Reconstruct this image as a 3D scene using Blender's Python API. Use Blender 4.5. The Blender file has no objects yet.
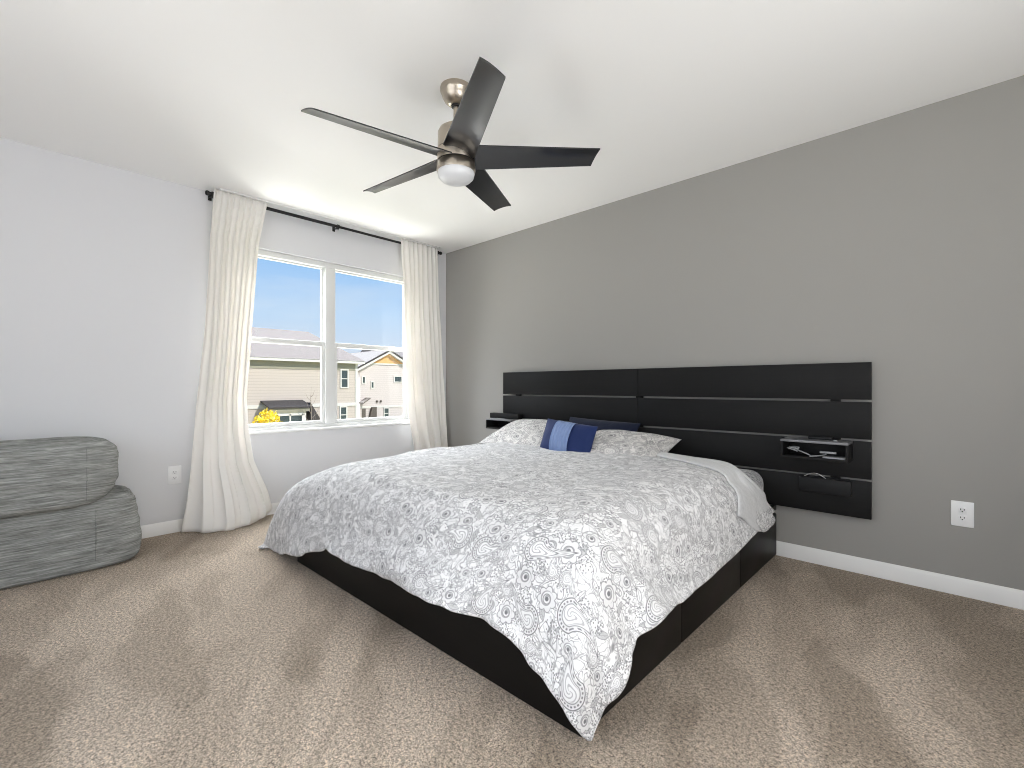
import bpy, bmesh, math, random
import numpy as np
from mathutils import Vector, Matrix, noise

scene = bpy.context.scene
COL = scene.collection
PI = math.pi

# ------------------------------------------------------------------ camera
CAM = Vector((3.962, -3.165, 1.017))
cd = bpy.data.cameras.new('camera')
cam = bpy.data.objects.new('camera', cd)
COL.objects.link(cam)
cam.location = CAM
cam.rotation_euler = (math.radians(90), 0, math.radians(43.367))
cd.sensor_width = 36.0
cd.lens = 36.0 * 469.0 / 1024.0
cd.shift_y = 2.5 / 1024.0
cd.clip_start = 0.05
cd.clip_end = 500
scene.camera = cam

# ------------------------------------------------------------------ exposure
vs = scene.view_settings
scene.display_settings.display_device = 'sRGB'
vs.view_transform = 'Standard'
vs.look = 'None'
vs.exposure = 0.07
vs.gamma = 1.0
vs.use_curve_mapping = False
scene.cycles.use_denoising = True
scene.cycles.max_bounces = 10
scene.cycles.diffuse_bounces = 6
scene.cycles.sample_clamp_indirect = 8
scene.cycles.filter_width = 1.0

# ------------------------------------------------------------------ world
world = bpy.data.worlds.new('sky')
scene.world = world
world.use_nodes = True
wn = world.node_tree
wn.nodes.clear()
wo = wn.nodes.new('ShaderNodeOutputWorld')
wb = wn.nodes.new('ShaderNodeBackground')
wtc = wn.nodes.new('ShaderNodeTexCoord')
wsep = wn.nodes.new('ShaderNodeSeparateXYZ')
wramp = wn.nodes.new('ShaderNodeValToRGB')
wn.links.new(wtc.outputs['Generated'], wsep.inputs[0])
wn.links.new(wsep.outputs['Z'], wramp.inputs[0])
cr = wramp.color_ramp
SKY = [(0.0, (.74, .79, .88, 1)), (.07, (.66, .76, .90, 1)), (.14, (.55, .73, .95, 1)), (.25, (.32, .57, .93, 1)),
       (1.0, (.16, .36, .76, 1))]
for i, (p, c) in enumerate(SKY):
    e = cr.elements[i] if i < 2 else cr.elements.new(p)
    e.position = p
    e.color = c
wmap = wn.nodes.new('ShaderNodeMapping')
wmap.inputs['Scale'].default_value = (2.2, 2.2, 11)
wnz = wn.nodes.new('ShaderNodeTexNoise')
wnz.inputs['Scale'].default_value = 1.6
wnz.inputs['Detail'].default_value = 5
wn.links.new(wtc.outputs['Generated'], wmap.inputs[0])
wn.links.new(wmap.outputs[0], wnz.inputs['Vector'])
wr2 = wn.nodes.new('ShaderNodeValToRGB')
wr2.color_ramp.elements[0].position = .5
wr2.color_ramp.elements[1].position = .85
wn.links.new(wnz.outputs[0], wr2.inputs[0])
wmix = wn.nodes.new('ShaderNodeMix')
wmix.data_type = 'RGBA'
wmul = wn.nodes.new('ShaderNodeMath')
wmul.operation = 'MULTIPLY'
wmul.inputs[1].default_value = .45
wn.links.new(wr2.outputs[0], wmul.inputs[0])
wn.links.new(wmul.outputs[0], wmix.inputs[0])
wn.links.new(wramp.outputs[0], wmix.inputs[6])
wmix.inputs[7].default_value = (.85, .88, .93, 1)
# added glow in the unseen upper sky, window side, to light the room
def wmr(sock, a, b):
    nd = wn.nodes.new('ShaderNodeMapRange')
    nd.interpolation_type = 'SMOOTHSTEP'
    nd.inputs[1].default_value, nd.inputs[2].default_value = a, b
    wn.links.new(sock, nd.inputs[0])
    return nd.outputs[0]


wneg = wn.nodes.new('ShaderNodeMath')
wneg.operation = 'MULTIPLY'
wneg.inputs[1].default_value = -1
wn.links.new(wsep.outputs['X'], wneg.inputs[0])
wglow_mask = wn.nodes.new('ShaderNodeMath')
wglow_mask.operation = 'MULTIPLY'
wn.links.new(wmr(wsep.outputs['Z'], .32, .50), wglow_mask.inputs[0])
wn.links.new(wmr(wneg.outputs[0], .05, .40), wglow_mask.inputs[1])
wglow = wn.nodes.new('ShaderNodeMix')
wglow.data_type = 'RGBA'
wn.links.new(wglow_mask.outputs[0], wglow.inputs[0])
wn.links.new(wmix.outputs[2], wglow.inputs[6])
wglow.inputs[7].default_value = (21.0, 21.8, 22.8, 1)
wn.links.new(wglow.outputs[2], wb.inputs[0])
wb.inputs[1].default_value = 1.0
wn.links.new(wb.outputs[0], wo.inputs[0])

# ------------------------------------------------------------------ lights
def area(name, loc, direction, sx, sy, power, color=(1, 1, 1), portal=False, spread=180):
    l = bpy.data.lights.new(name, 'AREA')
    l.shape = 'RECTANGLE'
    l.size, l.size_y = sx, sy
    l.energy = power
    l.color = color
    l.spread = math.radians(spread)
    if portal:
        l.cycles.is_portal = True
    o = bpy.data.objects.new(name, l)
    COL.objects.link(o)
    o.location = loc
    o.rotation_euler = Vector(direction).to_track_quat('-Z', 'Y').to_euler()
    return o

sun = bpy.data.lights.new('sun', 'SUN')
sun.energy = 4.5
sun.color = (1.0, .95, .86)
sun.angle = math.radians(0.6)
so = bpy.data.objects.new('sun', sun)
COL.objects.link(so)
so.rotation_euler = Vector((-.62, -.30, -.62)).to_track_quat('-Z', 'Y').to_euler()

# fill lamps added at unseen openings behind the camera, tilted up
area('fill_lamp_rear', (2.9, -4.62, 1.40), (0, 1, .7), 2.8, 1.8, 27, (.96, .98, 1.0))
area('fill_lamp_side', (5.04, -2.3, 1.40), (-1, 0, .48), 1.8, 1.8, 63, (.96, .98, 1.0))
# added fill lamp outside, hidden below the sill, shining up through the window
area('fill_lamp_below_sill', (-1.0, -1.29, .20), (1, .3, .42), 1.5, .6, 72, (1.0, .985, .965))
area('window_portal', (-.16, -1.29, 1.38), (1, 0, 0), 1.5, 1.44, 1, portal=True)

# ------------------------------------------------------------------ node helpers
class NT:
    def __init__(self, name):
        self.mat = bpy.data.materials.new(name)
        self.mat.use_nodes = True
        self.t = self.mat.node_tree
        self.t.nodes.clear()
        self.out = self.t.nodes.new('ShaderNodeOutputMaterial')
        self.b = self.t.nodes.new('ShaderNodeBsdfPrincipled')
        self.t.links.new(self.b.outputs[0], self.out.inputs[0])

    def put(self, sock, v):
        if isinstance(v, bpy.types.NodeSocket):
            self.t.links.new(v, sock)
        else:
            sock.default_value = v

    def n(self, typ, props=None, **ins):
        nd = self.t.nodes.new(typ)
        for k, v in (props or {}).items():
            setattr(nd, k, v)
        for k, v in ins.items():
            self.put(nd.inputs[int(k[1:])] if k[0] == 'i' and k[1:].isdigit() else nd.inputs[k], v)
        return nd

    def m(self, op, a, b=0.0, c=0.0, clamp=False):
        nd = self.t.nodes.new('ShaderNodeMath')
        nd.operation = op
        nd.use_clamp = clamp
        for i, v in enumerate((a, b, c)):
            if i < len(nd.inputs):
                self.put(nd.inputs[i], v)
        return nd.outputs[0]

    def mix(self, f, a, b):
        nd = self.t.nodes.new('ShaderNodeMix')
        nd.data_type = 'RGBA'
        self.put(nd.inputs[0], f)
        self.put(nd.inputs[6], a)
        self.put(nd.inputs[7], b)
        return nd.outputs[2]

    def ramp(self, f, stops, interp='LINEAR'):
        nd = self.t.nodes.new('ShaderNodeValToRGB')
        nd.color_ramp.interpolation = interp
        for i, (p, c) in enumerate(stops):
            e = nd.color_ramp.elements[i] if i < 2 else nd.color_ramp.elements.new(p)
            e.position = p
            e.color = c if len(c) == 4 else (*c, 1)
        self.put(nd.inputs[0], f)
        return nd.outputs[0]

    def noise(self, vec, scale, detail=2.0, rough=.5, dist=0.0):
        nd = self.n('ShaderNodeTexNoise', Scale=scale, Detail=detail, Roughness=rough, Distortion=dist)
        if vec is not None:
            self.put(nd.inputs['Vector'], vec)
        return nd.outputs[0]

    def mapping(self, vec, scale=(1, 1, 1), rot=(0, 0, 0), loc=(0, 0, 0)):
        return self.n('ShaderNodeMapping', i0=vec, i1=loc, i2=rot, i3=scale).outputs[0]

    def coord(self, which='Object'):
        return self.n('ShaderNodeTexCoord').outputs[which]

    def bump(self, h, strength=.2, dist=.01):
        nd = self.n('ShaderNodeBump', Strength=strength, Distance=dist, Height=h)
        self.t.links.new(nd.outputs[0], self.b.inputs['Normal'])

    def set(self, **kw):
        for k, v in kw.items():
            self.put(self.b.inputs[k.replace('_', ' ')], v)
        return self.mat


def srgb(r, g, b):
    return tuple(((c / 255) / 12.92 if c / 255 < .04045 else ((c / 255 + .055) / 1.055) ** 2.4) for c in (r, g, b)) + (1,)


def plain(name, col, rough=.5, metal=0.0, bump_scale=0, bump_strength=.05, spec=.5, var=0.0):
    m = NT(name)
    c = m.coord()
    if var:
        f = m.noise(c, 6.0, 4)
        m.set(Base_Color=m.mix(m.m('MULTIPLY', f, var), (*col[:3], 1), (col[0] * .6, col[1] * .6, col[2] * .6, 1)))
    else:
        m.set(Base_Color=(*col[:3], 1))
    m.set(Roughness=rough, Metallic=metal)
    m.b.inputs['Specular IOR Level'].default_value = spec
    if bump_scale:
        m.bump(m.noise(c, bump_scale, 3), bump_strength, .003)
    return m.mat

# ------------------------------------------------------------------ materials
M = {}
M['window_wall'] = plain('pale_cool_paint', srgb(220, 220, 222), .85, bump_scale=260, bump_strength=.06, spec=.25)
M['ceiling'] = plain('white_ceiling_paint', srgb(243, 242, 240), .9, bump_scale=200, bump_strength=.05, spec=.2)
M['grey_wall'] = plain('grey_accent_paint', srgb(155, 153, 149), .8, bump_scale=260, bump_strength=.06, spec=.3)
M['trim'] = plain('white_trim_paint', srgb(236, 235, 233), .4)
M['vinyl'] = plain('white_window_vinyl', srgb(226, 226, 224), .35)
M['plate'] = plain('white_plastic', srgb(238, 238, 238), .35)
M['slot'] = plain('dark_slot', srgb(40, 40, 40), .6)
M['black_metal'] = plain('matt_black_metal', srgb(32, 31, 32), .45, .3)
M['chrome'] = plain('bright_chrome', srgb(210, 210, 212), .2, 1.0)
M['black_plastic'] = plain('black_plastic', srgb(24, 24, 25), .6, spec=.3)
M['grey_cable'] = plain('light_grey_cable', srgb(150, 152, 154), .5)
M['paper'] = plain('grey_paper', srgb(150, 152, 155), .7)


def wood(name, col, rough=.42, axis=0, spec=.2):
    m = NT(name)
    sc = [90, 90, 90]
    sc[axis] = 3
    g = m.noise(m.mapping(m.coord(), tuple(sc)), 1.0, 5, .6)
    m.set(Base_Color=m.mix(g, (*[c * .7 for c in col], 1), (*[c * 1.35 for c in col], 1)), Roughness=rough)
    m.b.inputs['Specular IOR Level'].default_value = spec
    m.bump(g, .03, .001)
    return m.mat


M['bed_wood'] = wood('black_brown_veneer', (.0050, .0042, .0038), .5, 0)
M['bed_side_wood'] = wood('black_brown_veneer_side', (.0070, .0058, .0052), .42, 1)
M['board_wood'] = wood('black_brown_panel', (.0085, .0083, .0084), .55, 0)

# brushed nickel
m = NT('brushed_nickel')
g = m.noise(m.mapping(m.coord(), (6, 6, 260)), 1.0, 4)
m.set(Base_Color=srgb(186, 176, 162), Metallic=1.0, Roughness=m.m('MULTIPLY_ADD', g, .15, .26))
M['nickel'] = m.mat
m = NT('frosted_lamp_glass')
m.set(Base_Color=srgb(222, 223, 225), Roughness=.35)
m.b.inputs['Subsurface Weight'].default_value = .3
m.b.inputs['Subsurface Radius'].default_value = (.02, .02, .02)
M['frost'] = m.mat
m = NT('black_satin_blade')
m.set(Base_Color=(.006, .006, .0075, 1), Roughness=.4)
m.b.inputs['Coat Weight'].default_value = .6
m.b.inputs['Coat Roughness'].default_value = .12
m.b.inputs['Coat IOR'].default_value = 1.6
M['blade'] = m.mat

# carpet: cut-pile speckle, with the lighter and darker bands the vacuum leaves in the nap
m = NT('beige_cut_pile_carpet')
c = m.coord()
sp = m.noise(m.mapping(c, (1, 1, 0)), 185, 3, .85)
sp2 = m.noise(m.mapping(c, (1, 1, 0), (0, 0, .6)), 80, 2, .8)
warp = m.n('ShaderNodeTexNoise', Scale=2.6, Detail=3.0)
m.put(warp.inputs['Vector'], c)
wv = m.n('ShaderNodeVectorMath', {'operation': 'MULTIPLY_ADD'}, i0=warp.outputs['Color'], i1=(.22, .22, 0), i2=c).outputs[0]


def strokes(cx, cy, ka, kr, seed, lo, hi):
    # sweeps of the vacuum, fanning out from where its user stood
    p = m.n('ShaderNodeVectorMath', {'operation': 'SUBTRACT'}, i0=wv, i1=(cx + .15, cy + .15, 0)).outputs[0]
    q = m.n('ShaderNodeSeparateXYZ', i0=p)
    an = m.m('MULTIPLY', m.m('ARCTAN2', q.outputs[1], q.outputs[0]), ka)
    rd = m.m('MULTIPLY', m.m('SQRT', m.m('ADD', m.m('MULTIPLY', q.outputs[0], q.outputs[0]), m.m('MULTIPLY', q.outputs[1], q.outputs[1]))), kr)
    v = m.n('ShaderNodeCombineXYZ', i0=an, i1=rd, i2=float(seed)).outputs[0]
    f = m.noise(v, 1.0, 2, .45)
    return m.n('ShaderNodeMapRange', {'interpolation_type': 'SMOOTHSTEP'}, i0=f, i1=lo, i2=hi, i3=0.0, i4=1.0).outputs[0]


st1 = strokes(4.25, -3.45, 6.5, .8, 16.7, .47, .53)
st2 = strokes(3.9, -3.9, 11.0, 1.0, 55.4, .47, .54)
st3 = m.noise(wv, 1.3, 3, .6)
band = m.m('ADD', m.m('ADD', m.m('MULTIPLY', st1, .42), m.m('MULTIPLY', st2, .34)), m.m('MULTIPLY', m.m('SUBTRACT', st3, .3), .8), clamp=True)
base = m.mix(band, srgb(152, 136, 118), srgb(200, 184, 166))
spk = m.m('ADD', m.m('MULTIPLY', sp, .62), m.m('MULTIPLY', sp2, .38))
spk = m.n('ShaderNodeMapRange', i0=spk, i1=.40, i2=.60, i3=0.0, i4=1.0).outputs[0]
col = m.n('ShaderNodeMix', {'data_type': 'RGBA', 'blend_type': 'MULTIPLY'}, i0=1.0, i6=base,
          i7=m.ramp(spk, [(0, (.30, .28, .26)), (.5, (.95, .94, .93)), (1, (1.75, 1.74, 1.72))])).outputs[2]
m.set(Base_Color=col, Roughness=.95)
m.b.inputs['Specular IOR Level'].default_value = .1
m.b.inputs['Sheen Weight'].default_value = .2
m.bump(spk, .7, .008)
M['carpet'] = m.mat


def paisley(name, ink=1.0, scale=1.0, white=(234, 233, 233), plain_edge=False):
    """grey paisley print: curved drops with dotted borders, rosettes, leaves and fine dots between them"""
    m = NT(name)
    uv = m.n('ShaderNodeUVMap').outputs[0]
    if scale != 1.0:
        uv = m.mapping(uv, (scale, scale, 1))
    A = m.m

    def cell(sc, off, rnd, rot_range=2 * PI):
        p = m.mapping(uv, (1, 1, 1), (0, 0, 0), (off, off * .7, 0))
        v = m.n('ShaderNodeTexVoronoi', {'voronoi_dimensions': '2D', 'feature': 'F1'}, Vector=p, Scale=sc, Randomness=rnd)
        d = m.n('ShaderNodeVectorMath', {'operation': 'SUBTRACT'}, i0=p, i1=v.outputs['Position']).outputs[0]
        cc = m.n('ShaderNodeSeparateColor', i0=v.outputs['Color'])
        r = m.n('ShaderNodeVectorRotate', {'rotation_type': 'Z_AXIS'}, Vector=d, Angle=A('MULTIPLY', cc.outputs[0], rot_range))
        s = m.n('ShaderNodeSeparateXYZ', i0=r.outputs[0])
        return s.outputs[0], s.outputs[1], cc.outputs[1], cc.outputs[2]

    def line(v, at, w):              # 1 on the line |v-at|<w
        d = A('ABSOLUTE', A('SUBTRACT', v, at))
        return A('SUBTRACT', 1.0, A('DIVIDE', d, w), clamp=True)

    def below(v, t, s=.05):          # 1 where v<t
        return A('DIVIDE', A('SUBTRACT', t, v), s, clamp=True)

    # --- paisley drops, large and small
    def drops(sc, off, rnd, size, dens, bend=.36):
        x, y, c1, c2 = cell(sc, off, rnd)
        u = A('DIVIDE', x, size)
        v = A('DIVIDE', A('ADD', y, size * .45), size)
        flip = A('SUBTRACT', A('MULTIPLY', A('GREATER_THAN', c2, .5), 2.0), 1.0)
        vpos = A('MAXIMUM', v, 0.0)
        ub = A('SUBTRACT', u, A('MULTIPLY', flip, A('MULTIPLY', A('POWER', vpos, 2.0), bend)))
        us = A('MULTIPLY', ub, A('ADD', 1.0, A('MULTIPLY', vpos, .75)))
        vv = A('MULTIPLY', v, A('SUBTRACT', 1.0, A('MULTIPLY', A('GREATER_THAN', v, 0.0), .54)))
        r = A('SQRT', A('ADD', A('MULTIPLY', us, us), A('MULTIPLY', vv, vv)))
        phi = A('ARCTAN2', vv, us)
        on = A('GREATER_THAN', dens, c1)
        drop = A('MULTIPLY', below(r, 1.16), on)
        ringdots = A('MULTIPLY', line(r, .86, .13), A('GREATER_THAN', A('SINE', A('MULTIPLY', phi, 21.0)), -.1))
        i = A('MAXIMUM', A('MULTIPLY', line(r, 1.06, .085), .95), A('MULTIPLY', ringdots, .95))
        i = A('MAXIMUM', i, A('MULTIPLY', line(r, .68, .075), .85))
        i = A('MAXIMUM', i, A('MULTIPLY', below(r, .98), A('MULTIPLY_ADD', c2, .16, .08)))
        inner = A('MULTIPLY', below(r, .62), A('GREATER_THAN', A('SINE', A('ADD', A('MULTIPLY', r, 24.0), A('MULTIPLY', phi, 3.0))), .5))
        i = A('MAXIMUM', A('SUBTRACT', i, A('MULTIPLY', below(r, .62), .12)), A('MULTIPLY', inner, .5))
        return drop, i

    drop, i_drop = drops(4.4, .0, .5, .044, 2.0)
    drop2, i_drop2 = drops(7.8, 5.3, .7, .024, .72, .5)

    # --- rosettes and round flowers
    x, y, c1, c2 = cell(7.3, 1.37, .75)
    rr = A('DIVIDE', A('SQRT', A('ADD', A('MULTIPLY', x, x), A('MULTIPLY', y, y))), A('MULTIPLY_ADD', c1, .018, .024))
    ph = A('ARCTAN2', y, x)
    pet = A('SUBTRACT', rr, A('MULTIPLY', A('ABSOLUTE', A('COSINE', A('MULTIPLY', ph, 3.5))), .28))
    rose = below(pet, .86)
    spir = A('GREATER_THAN', A('SINE', A('ADD', A('MULTIPLY', rr, 15.0), ph)), .35)
    i_rose = A('MAXIMUM', A('MULTIPLY', line(pet, .80, .10), .85), A('MULTIPLY', rose, .14))
    i_rose = A('MAXIMUM', i_rose, A('MULTIPLY', A('MULTIPLY', below(rr, .72), spir), .6))
    i_rose = A('MAXIMUM', i_rose, A('MULTIPLY', A('MAXIMUM', line(rr, .40, .09), below(rr, .22)), .85))

    # --- leaves
    x, y, c1, c2 = cell(14.0, 3.1, .9)
    lx = A('DIVIDE', A('ABSOLUTE', x), .011)
    ly = A('DIVIDE', y, .027)
    leaf = A('ADD', lx, A('MULTIPLY', ly, ly))
    i_leaf = A('MAXIMUM', A('MULTIPLY', line(leaf, .92, .2), .8), A('MULTIPLY', below(leaf, .9), A('MULTIPLY', A('GREATER_THAN', c1, .6), .38)))
    i_leaf = A('MAXIMUM', i_leaf, A('MULTIPLY', A('MULTIPLY', below(lx, .13), below(A('ABSOLUTE', ly), .95)), .55))

    # --- fine dots and curling stems
    dn = m.n('ShaderNodeTexVoronoi', {'voronoi_dimensions': '2D', 'feature': 'F1'}, Vector=uv, Scale=96.0, Randomness=.75)
    dotmask = A('GREATER_THAN', m.noise(uv, 12.0, 1), .52)
    dots = A('MULTIPLY', A('MULTIPLY', below(dn.outputs['Distance'], .30, .1), dotmask), .8)
    st = m.noise(uv, 10.0, 1, .5, 1.6)
    stems = A('MULTIPLY', A('MAXIMUM', line(st, .46, .018), line(st, .54, .018)), .75)
    st2 = m.noise(m.mapping(uv, loc=(4, 2, 0)), 26.0, 1, .5, 1.0)
    stems2 = A('MULTIPLY', line(st2, .5, .045), .6)
    wash = A('MULTIPLY', A('GREATER_THAN', st2, .58), .07)
    bg = A('MAXIMUM', A('MAXIMUM', dots, stems), A('MAXIMUM', stems2, wash))
    bg = A('MAXIMUM', bg, i_leaf)

    def over(mask, top, under):
        return A('ADD', A('MULTIPLY', mask, top), A('MULTIPLY', A('SUBTRACT', 1.0, mask), under))
    tot = over(drop2, i_drop2, bg)
    tot = over(rose, i_rose, tot)
    tot = over(drop, i_drop, tot)
    tot = A('MULTIPLY', tot, ink, clamp=True)
    if plain_edge:
        sep = m.n('ShaderNodeSeparateXYZ', i0=uv)
        tot = A('MULTIPLY', tot, below(sep.outputs[1], plain_edge, .01))
    col = m.mix(tot, srgb(*white), srgb(74, 74, 80))
    weave = m.noise(uv, 700, 1)
    m.set(Base_Color=col, Roughness=.9)
    m.b.inputs['Specular IOR Level'].default_value = .15
    m.b.inputs['Sheen Weight'].default_value = .15
    wr = m.noise(m.mapping(uv, (1, 1.4, 1)), 9.0, 4, .6, .6)
    m.bump(A('ADD', wr, A('MULTIPLY', weave, .03)), .22, .03)
    return m.mat


M['paisley'] = paisley('grey_paisley_print')
M['paisley_pillow'] = paisley('grey_paisley_pillow_print', 1.0, 1.0, (222, 219, 216))
M['paisley_sheet'] = paisley('grey_paisley_sheet_print', 1.25, 1.2, (205, 205, 205))


def cloth(name, col, rough=.9, wr=14, strength=.25, weave=500):
    m = NT(name)
    c = m.coord()
    m.set(Base_Color=(*col[:3], 1), Roughness=rough)
    m.b.inputs['Specular IOR Level'].default_value = .15
    m.b.inputs['Sheen Weight'].default_value = .15
    h = m.m('ADD', m.noise(c, wr, 4, .6, .5), m.m('MULTIPLY', m.noise(c, weave, 1), .04))
    m.bump(h, strength, .02)
    return m


M['duvet_back'] = paisley('pale_paisley_reverse', .22, 1.0, (214, 214, 214))
M['navy'] = cloth('navy_cotton', srgb(24, 30, 50)).mat
M['navy_bright'] = cloth('navy_sateen', srgb(30, 46, 92), .6).mat
M['pale_blue'] = cloth('pale_blue_sateen', srgb(124, 144, 184), .55).mat
m = cloth('cream_curtain_cotton', srgb(248, 246, 243), .9, 4, .05)
tr = m.n('ShaderNodeBsdfTranslucent', Color=srgb(246, 240, 232))
mx = m.n('ShaderNodeMixShader', i0=.28, i1=m.b.outputs[0], i2=tr.outputs[0])
m.t.links.new(mx.outputs[0], m.out.inputs[0])
M['curtain'] = m.mat

# heathered grey bean bag cloth
m = NT('heathered_grey_weave')
c = m.coord()
h1 = m.noise(m.mapping(c, (9, 7, 130)), 1.0, 4, .65)
h2 = m.noise(m.mapping(c, (22, 16, 330)), 1.0, 3, .7)
h = m.m('ADD', m.m('MULTIPLY', h1, .6), m.m('MULTIPLY', h2, .4))
m.set(Base_Color=m.ramp(h, [(.34, srgb(96, 97, 95)), (.48, srgb(138, 139, 136)), (.56, srgb(158, 159, 156)), (.70, srgb(198, 198, 195))]), Roughness=.95)
m.b.inputs['Specular IOR Level'].default_value = .1
m.bump(m.m('ADD', m.m('MULTIPLY', h, .25), m.m('MULTIPLY', m.noise(m.mapping(c, (2, 2, 7)), 2.0, 3), 1.2)), .3, .02)
M['bean'] = m.mat

# window glass: clear pane that lets the light straight through and keeps a faint reflection
m = NT('window_glass')
t1 = m.n('ShaderNodeBsdfTransparent', Color=(.97, .98, .98, 1))
g1 = m.n('ShaderNodeBsdfGlossy', Roughness=.02)
mx = m.n('ShaderNodeMixShader', i0=.012, i1=t1.outputs[0], i2=g1.outputs[0])
m.t.links.new(mx.outputs[0], m.out.inputs[0])
M['glass'] = m.mat


def siding(name, col, pitch=.19):
    m = NT(name)
    c = m.coord()
    z = m.n('ShaderNodeSeparateXYZ', i0=c).outputs[2]
    f = m.m('FRACT', m.m('DIVIDE', z, pitch))
    lap = m.m('LESS_THAN', f, .16)
    m.set(Base_Color=m.mix(lap, (*col[:3], 1), (col[0] * .84, col[1] * .83, col[2] * .82, 1)), Roughness=.7)
    return m.mat


def shingles(name, a, b):
    m = NT(name)
    c = m.coord()
    n_ = m.noise(c, 5.0, 4, .7)
    z = m.n('ShaderNodeSeparateXYZ', i0=c).outputs[2]
    row = m.m('FRACT', m.m('MULTIPLY', z, 11.0))
    n_ = m.m('ADD', n_, m.m('MULTIPLY', m.m('LESS_THAN', row, .2), -.12))
    m.set(Base_Color=m.mix(n_, a, b), Roughness=.9)
    return m.mat


M['siding_tan'] = siding('tan_lap_siding', srgb(196, 184, 176))
M['siding_white'] = siding('cream_lap_siding', srgb(206, 196, 193))
M['shingle'] = shingles('grey_roof_shingles', srgb(64, 57, 55), srgb(96, 87, 85))
M['shingle_dark'] = shingles('dark_roof_shingles', srgb(54, 50, 50), srgb(86, 80, 80))
M['ext_trim'] = plain('white_house_trim', srgb(214, 211, 206), .6)
M['soffit'] = plain('khaki_frieze', srgb(150, 146, 132), .8)
M['peach'] = siding('orange_gable_shakes', srgb(226, 176, 120), .2)
M['ext_glass'] = plain('dark_house_glass', srgb(70, 82, 84), .1, var=.6)
M['ext_dark'] = plain('dark_doorway', srgb(92, 84, 78), .6)
M['grass'] = plain('winter_lawn', srgb(112, 112, 84), .95, var=.7)
M['asphalt'] = plain('asphalt', srgb(120, 118, 116), .95)
M['leaf_yellow'] = plain('yellow_blossom', srgb(236, 208, 44), .8, var=.7)
M['leaf_green'] = plain('dull_green_leaves', srgb(120, 124, 92), .8, var=.6)
M['bark'] = plain('pale_bark', srgb(150, 138, 126), .9)
M['bark2'] = plain('brown_bark', srgb(110, 90, 70), .9)

# ------------------------------------------------------------------ mesh helpers
def sharp(me, deg=35):
    for p in me.polygons:
        p.use_smooth = True
    me.set_sharp_from_angle(angle=math.radians(deg))


def mesh_obj(name, bm, mat, parent=None, smooth=True, deg=35, origin=None):
    """link a bmesh as one object; vertices are given in world space"""
    bmesh.ops.recalc_face_normals(bm, faces=bm.faces[:])
    me = bpy.data.meshes.new(name)
    o = bpy.data.objects.new(name, me)
    COL.objects.link(o)
    if parent is not None:
        off = world_loc(parent)
        o.parent = parent
    else:
        off = Vector(origin) if origin is not None else Vector((0, 0, 0))
        o.location = off
    bm.transform(Matrix.Translation(-off))
    bm.to_mesh(me)
    bm.free()
    if smooth:
        sharp(me, deg)
    for mm in (mat if isinstance(mat, (list, tuple)) else [mat]):
        me.materials.append(mm)
    return o


def world_loc(o):
    v = Vector(o.location)
    while o.parent is not None:
        o = o.parent
        v += o.location
    return v


def thing(name, label, cat, loc, group=None):
    o = bpy.data.objects.new(name, None)
    o.empty_display_size = .1
    COL.objects.link(o)
    o.location = loc
    return tag(o, label, cat, group)


def tag(o, label, cat, group=None):
    o['label'] = label
    o['category'] = cat
    if group:
        o['group'] = group
    return o


def struct(o):
    o['kind'] = 'structure'
    return o


def box(bm, x0, x1, y0, y1, z0, z1, bev=0.0, seg=2):
    r = bmesh.ops.create_cube(bm, size=1)
    vs_ = r['verts']
    for v in vs_:
        v.co = Vector(((x0 + x1) / 2 + v.co.x * (x1 - x0), (y0 + y1) / 2 + v.co.y * (y1 - y0), (z0 + z1) / 2 + v.co.z * (z1 - z0)))
    if bev:
        es = {e for v in vs_ for e in v.link_edges}
        bmesh.ops.bevel(bm, geom=list(es), offset=bev, segments=seg, affect='EDGES', profile=.5)
    return bm


def B(*a, **k):
    return box(bmesh.new(), *a, **k)


def lathe(bm, prof, c, n=48, cap=True, axis='Z'):
    rings = []
    for (r, h) in prof:
        ring = []
        for i in range(n):
            a = 2 * PI * i / n
            p = (r * math.cos(a), r * math.sin(a), h)
            if axis == 'Y':
                p = (p[0], h, p[1])
            elif axis == 'X':
                p = (h, p[0], p[1])
            ring.append(bm.verts.new(Vector(c) + Vector(p)))
        rings.append(ring)
    for a, b in zip(rings, rings[1:]):
        for i in range(n):
            bm.faces.new((a[i], a[(i + 1) % n], b[(i + 1) % n], b[i]))
    if cap:
        bm.faces.new(rings[0])
        bm.faces.new(rings[-1])
    return bm


def tube(bm, pts, r, n=10, r1=None):
    pts = [Vector(p) for p in pts]
    rings = []
    up = Vector((0, 0, 1))
    for i, p in enumerate(pts):
        d = (pts[min(i + 1, len(pts) - 1)] - pts[max(i - 1, 0)]).normalized()
        s = d.cross(up)
        if s.length < 1e-3:
            s = d.cross(Vector((1, 0, 0)))
        s.normalize()
        t = s.cross(d)
        rad = r if r1 is None else r + (r1 - r) * i / (len(pts) - 1)
        rings.append([bm.verts.new(p + s * math.cos(2 * PI * k / n) * rad + t * math.sin(2 * PI * k / n) * rad) for k in range(n)])
    for a, b in zip(rings, rings[1:]):
        for i in range(n):
            bm.faces.new((a[i], a[(i + 1) % n], b[(i + 1) % n], b[i]))
    bm.faces.new(rings[0])
    bm.faces.new(rings[-1])
    return bm


def prism(bm, poly, axis, a, b):
    """extrude a 2-D outline between a and b along the axis"""
    def P(p, h):
        return {'x': (h, p[0], p[1]), 'y': (p[0], h, p[1]), 'z': (p[0], p[1], h)}[axis]
    lo = [bm.verts.new(P(p, a)) for p in poly]
    hi = [bm.verts.new(P(p, b)) for p in poly]
    n = len(poly)
    for i in range(n):
        bm.faces.new((lo[i], lo[(i + 1) % n], hi[(i + 1) % n], hi[i]))
    bm.faces.new(lo)
    bm.faces.new(hi)
    return bm


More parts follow.
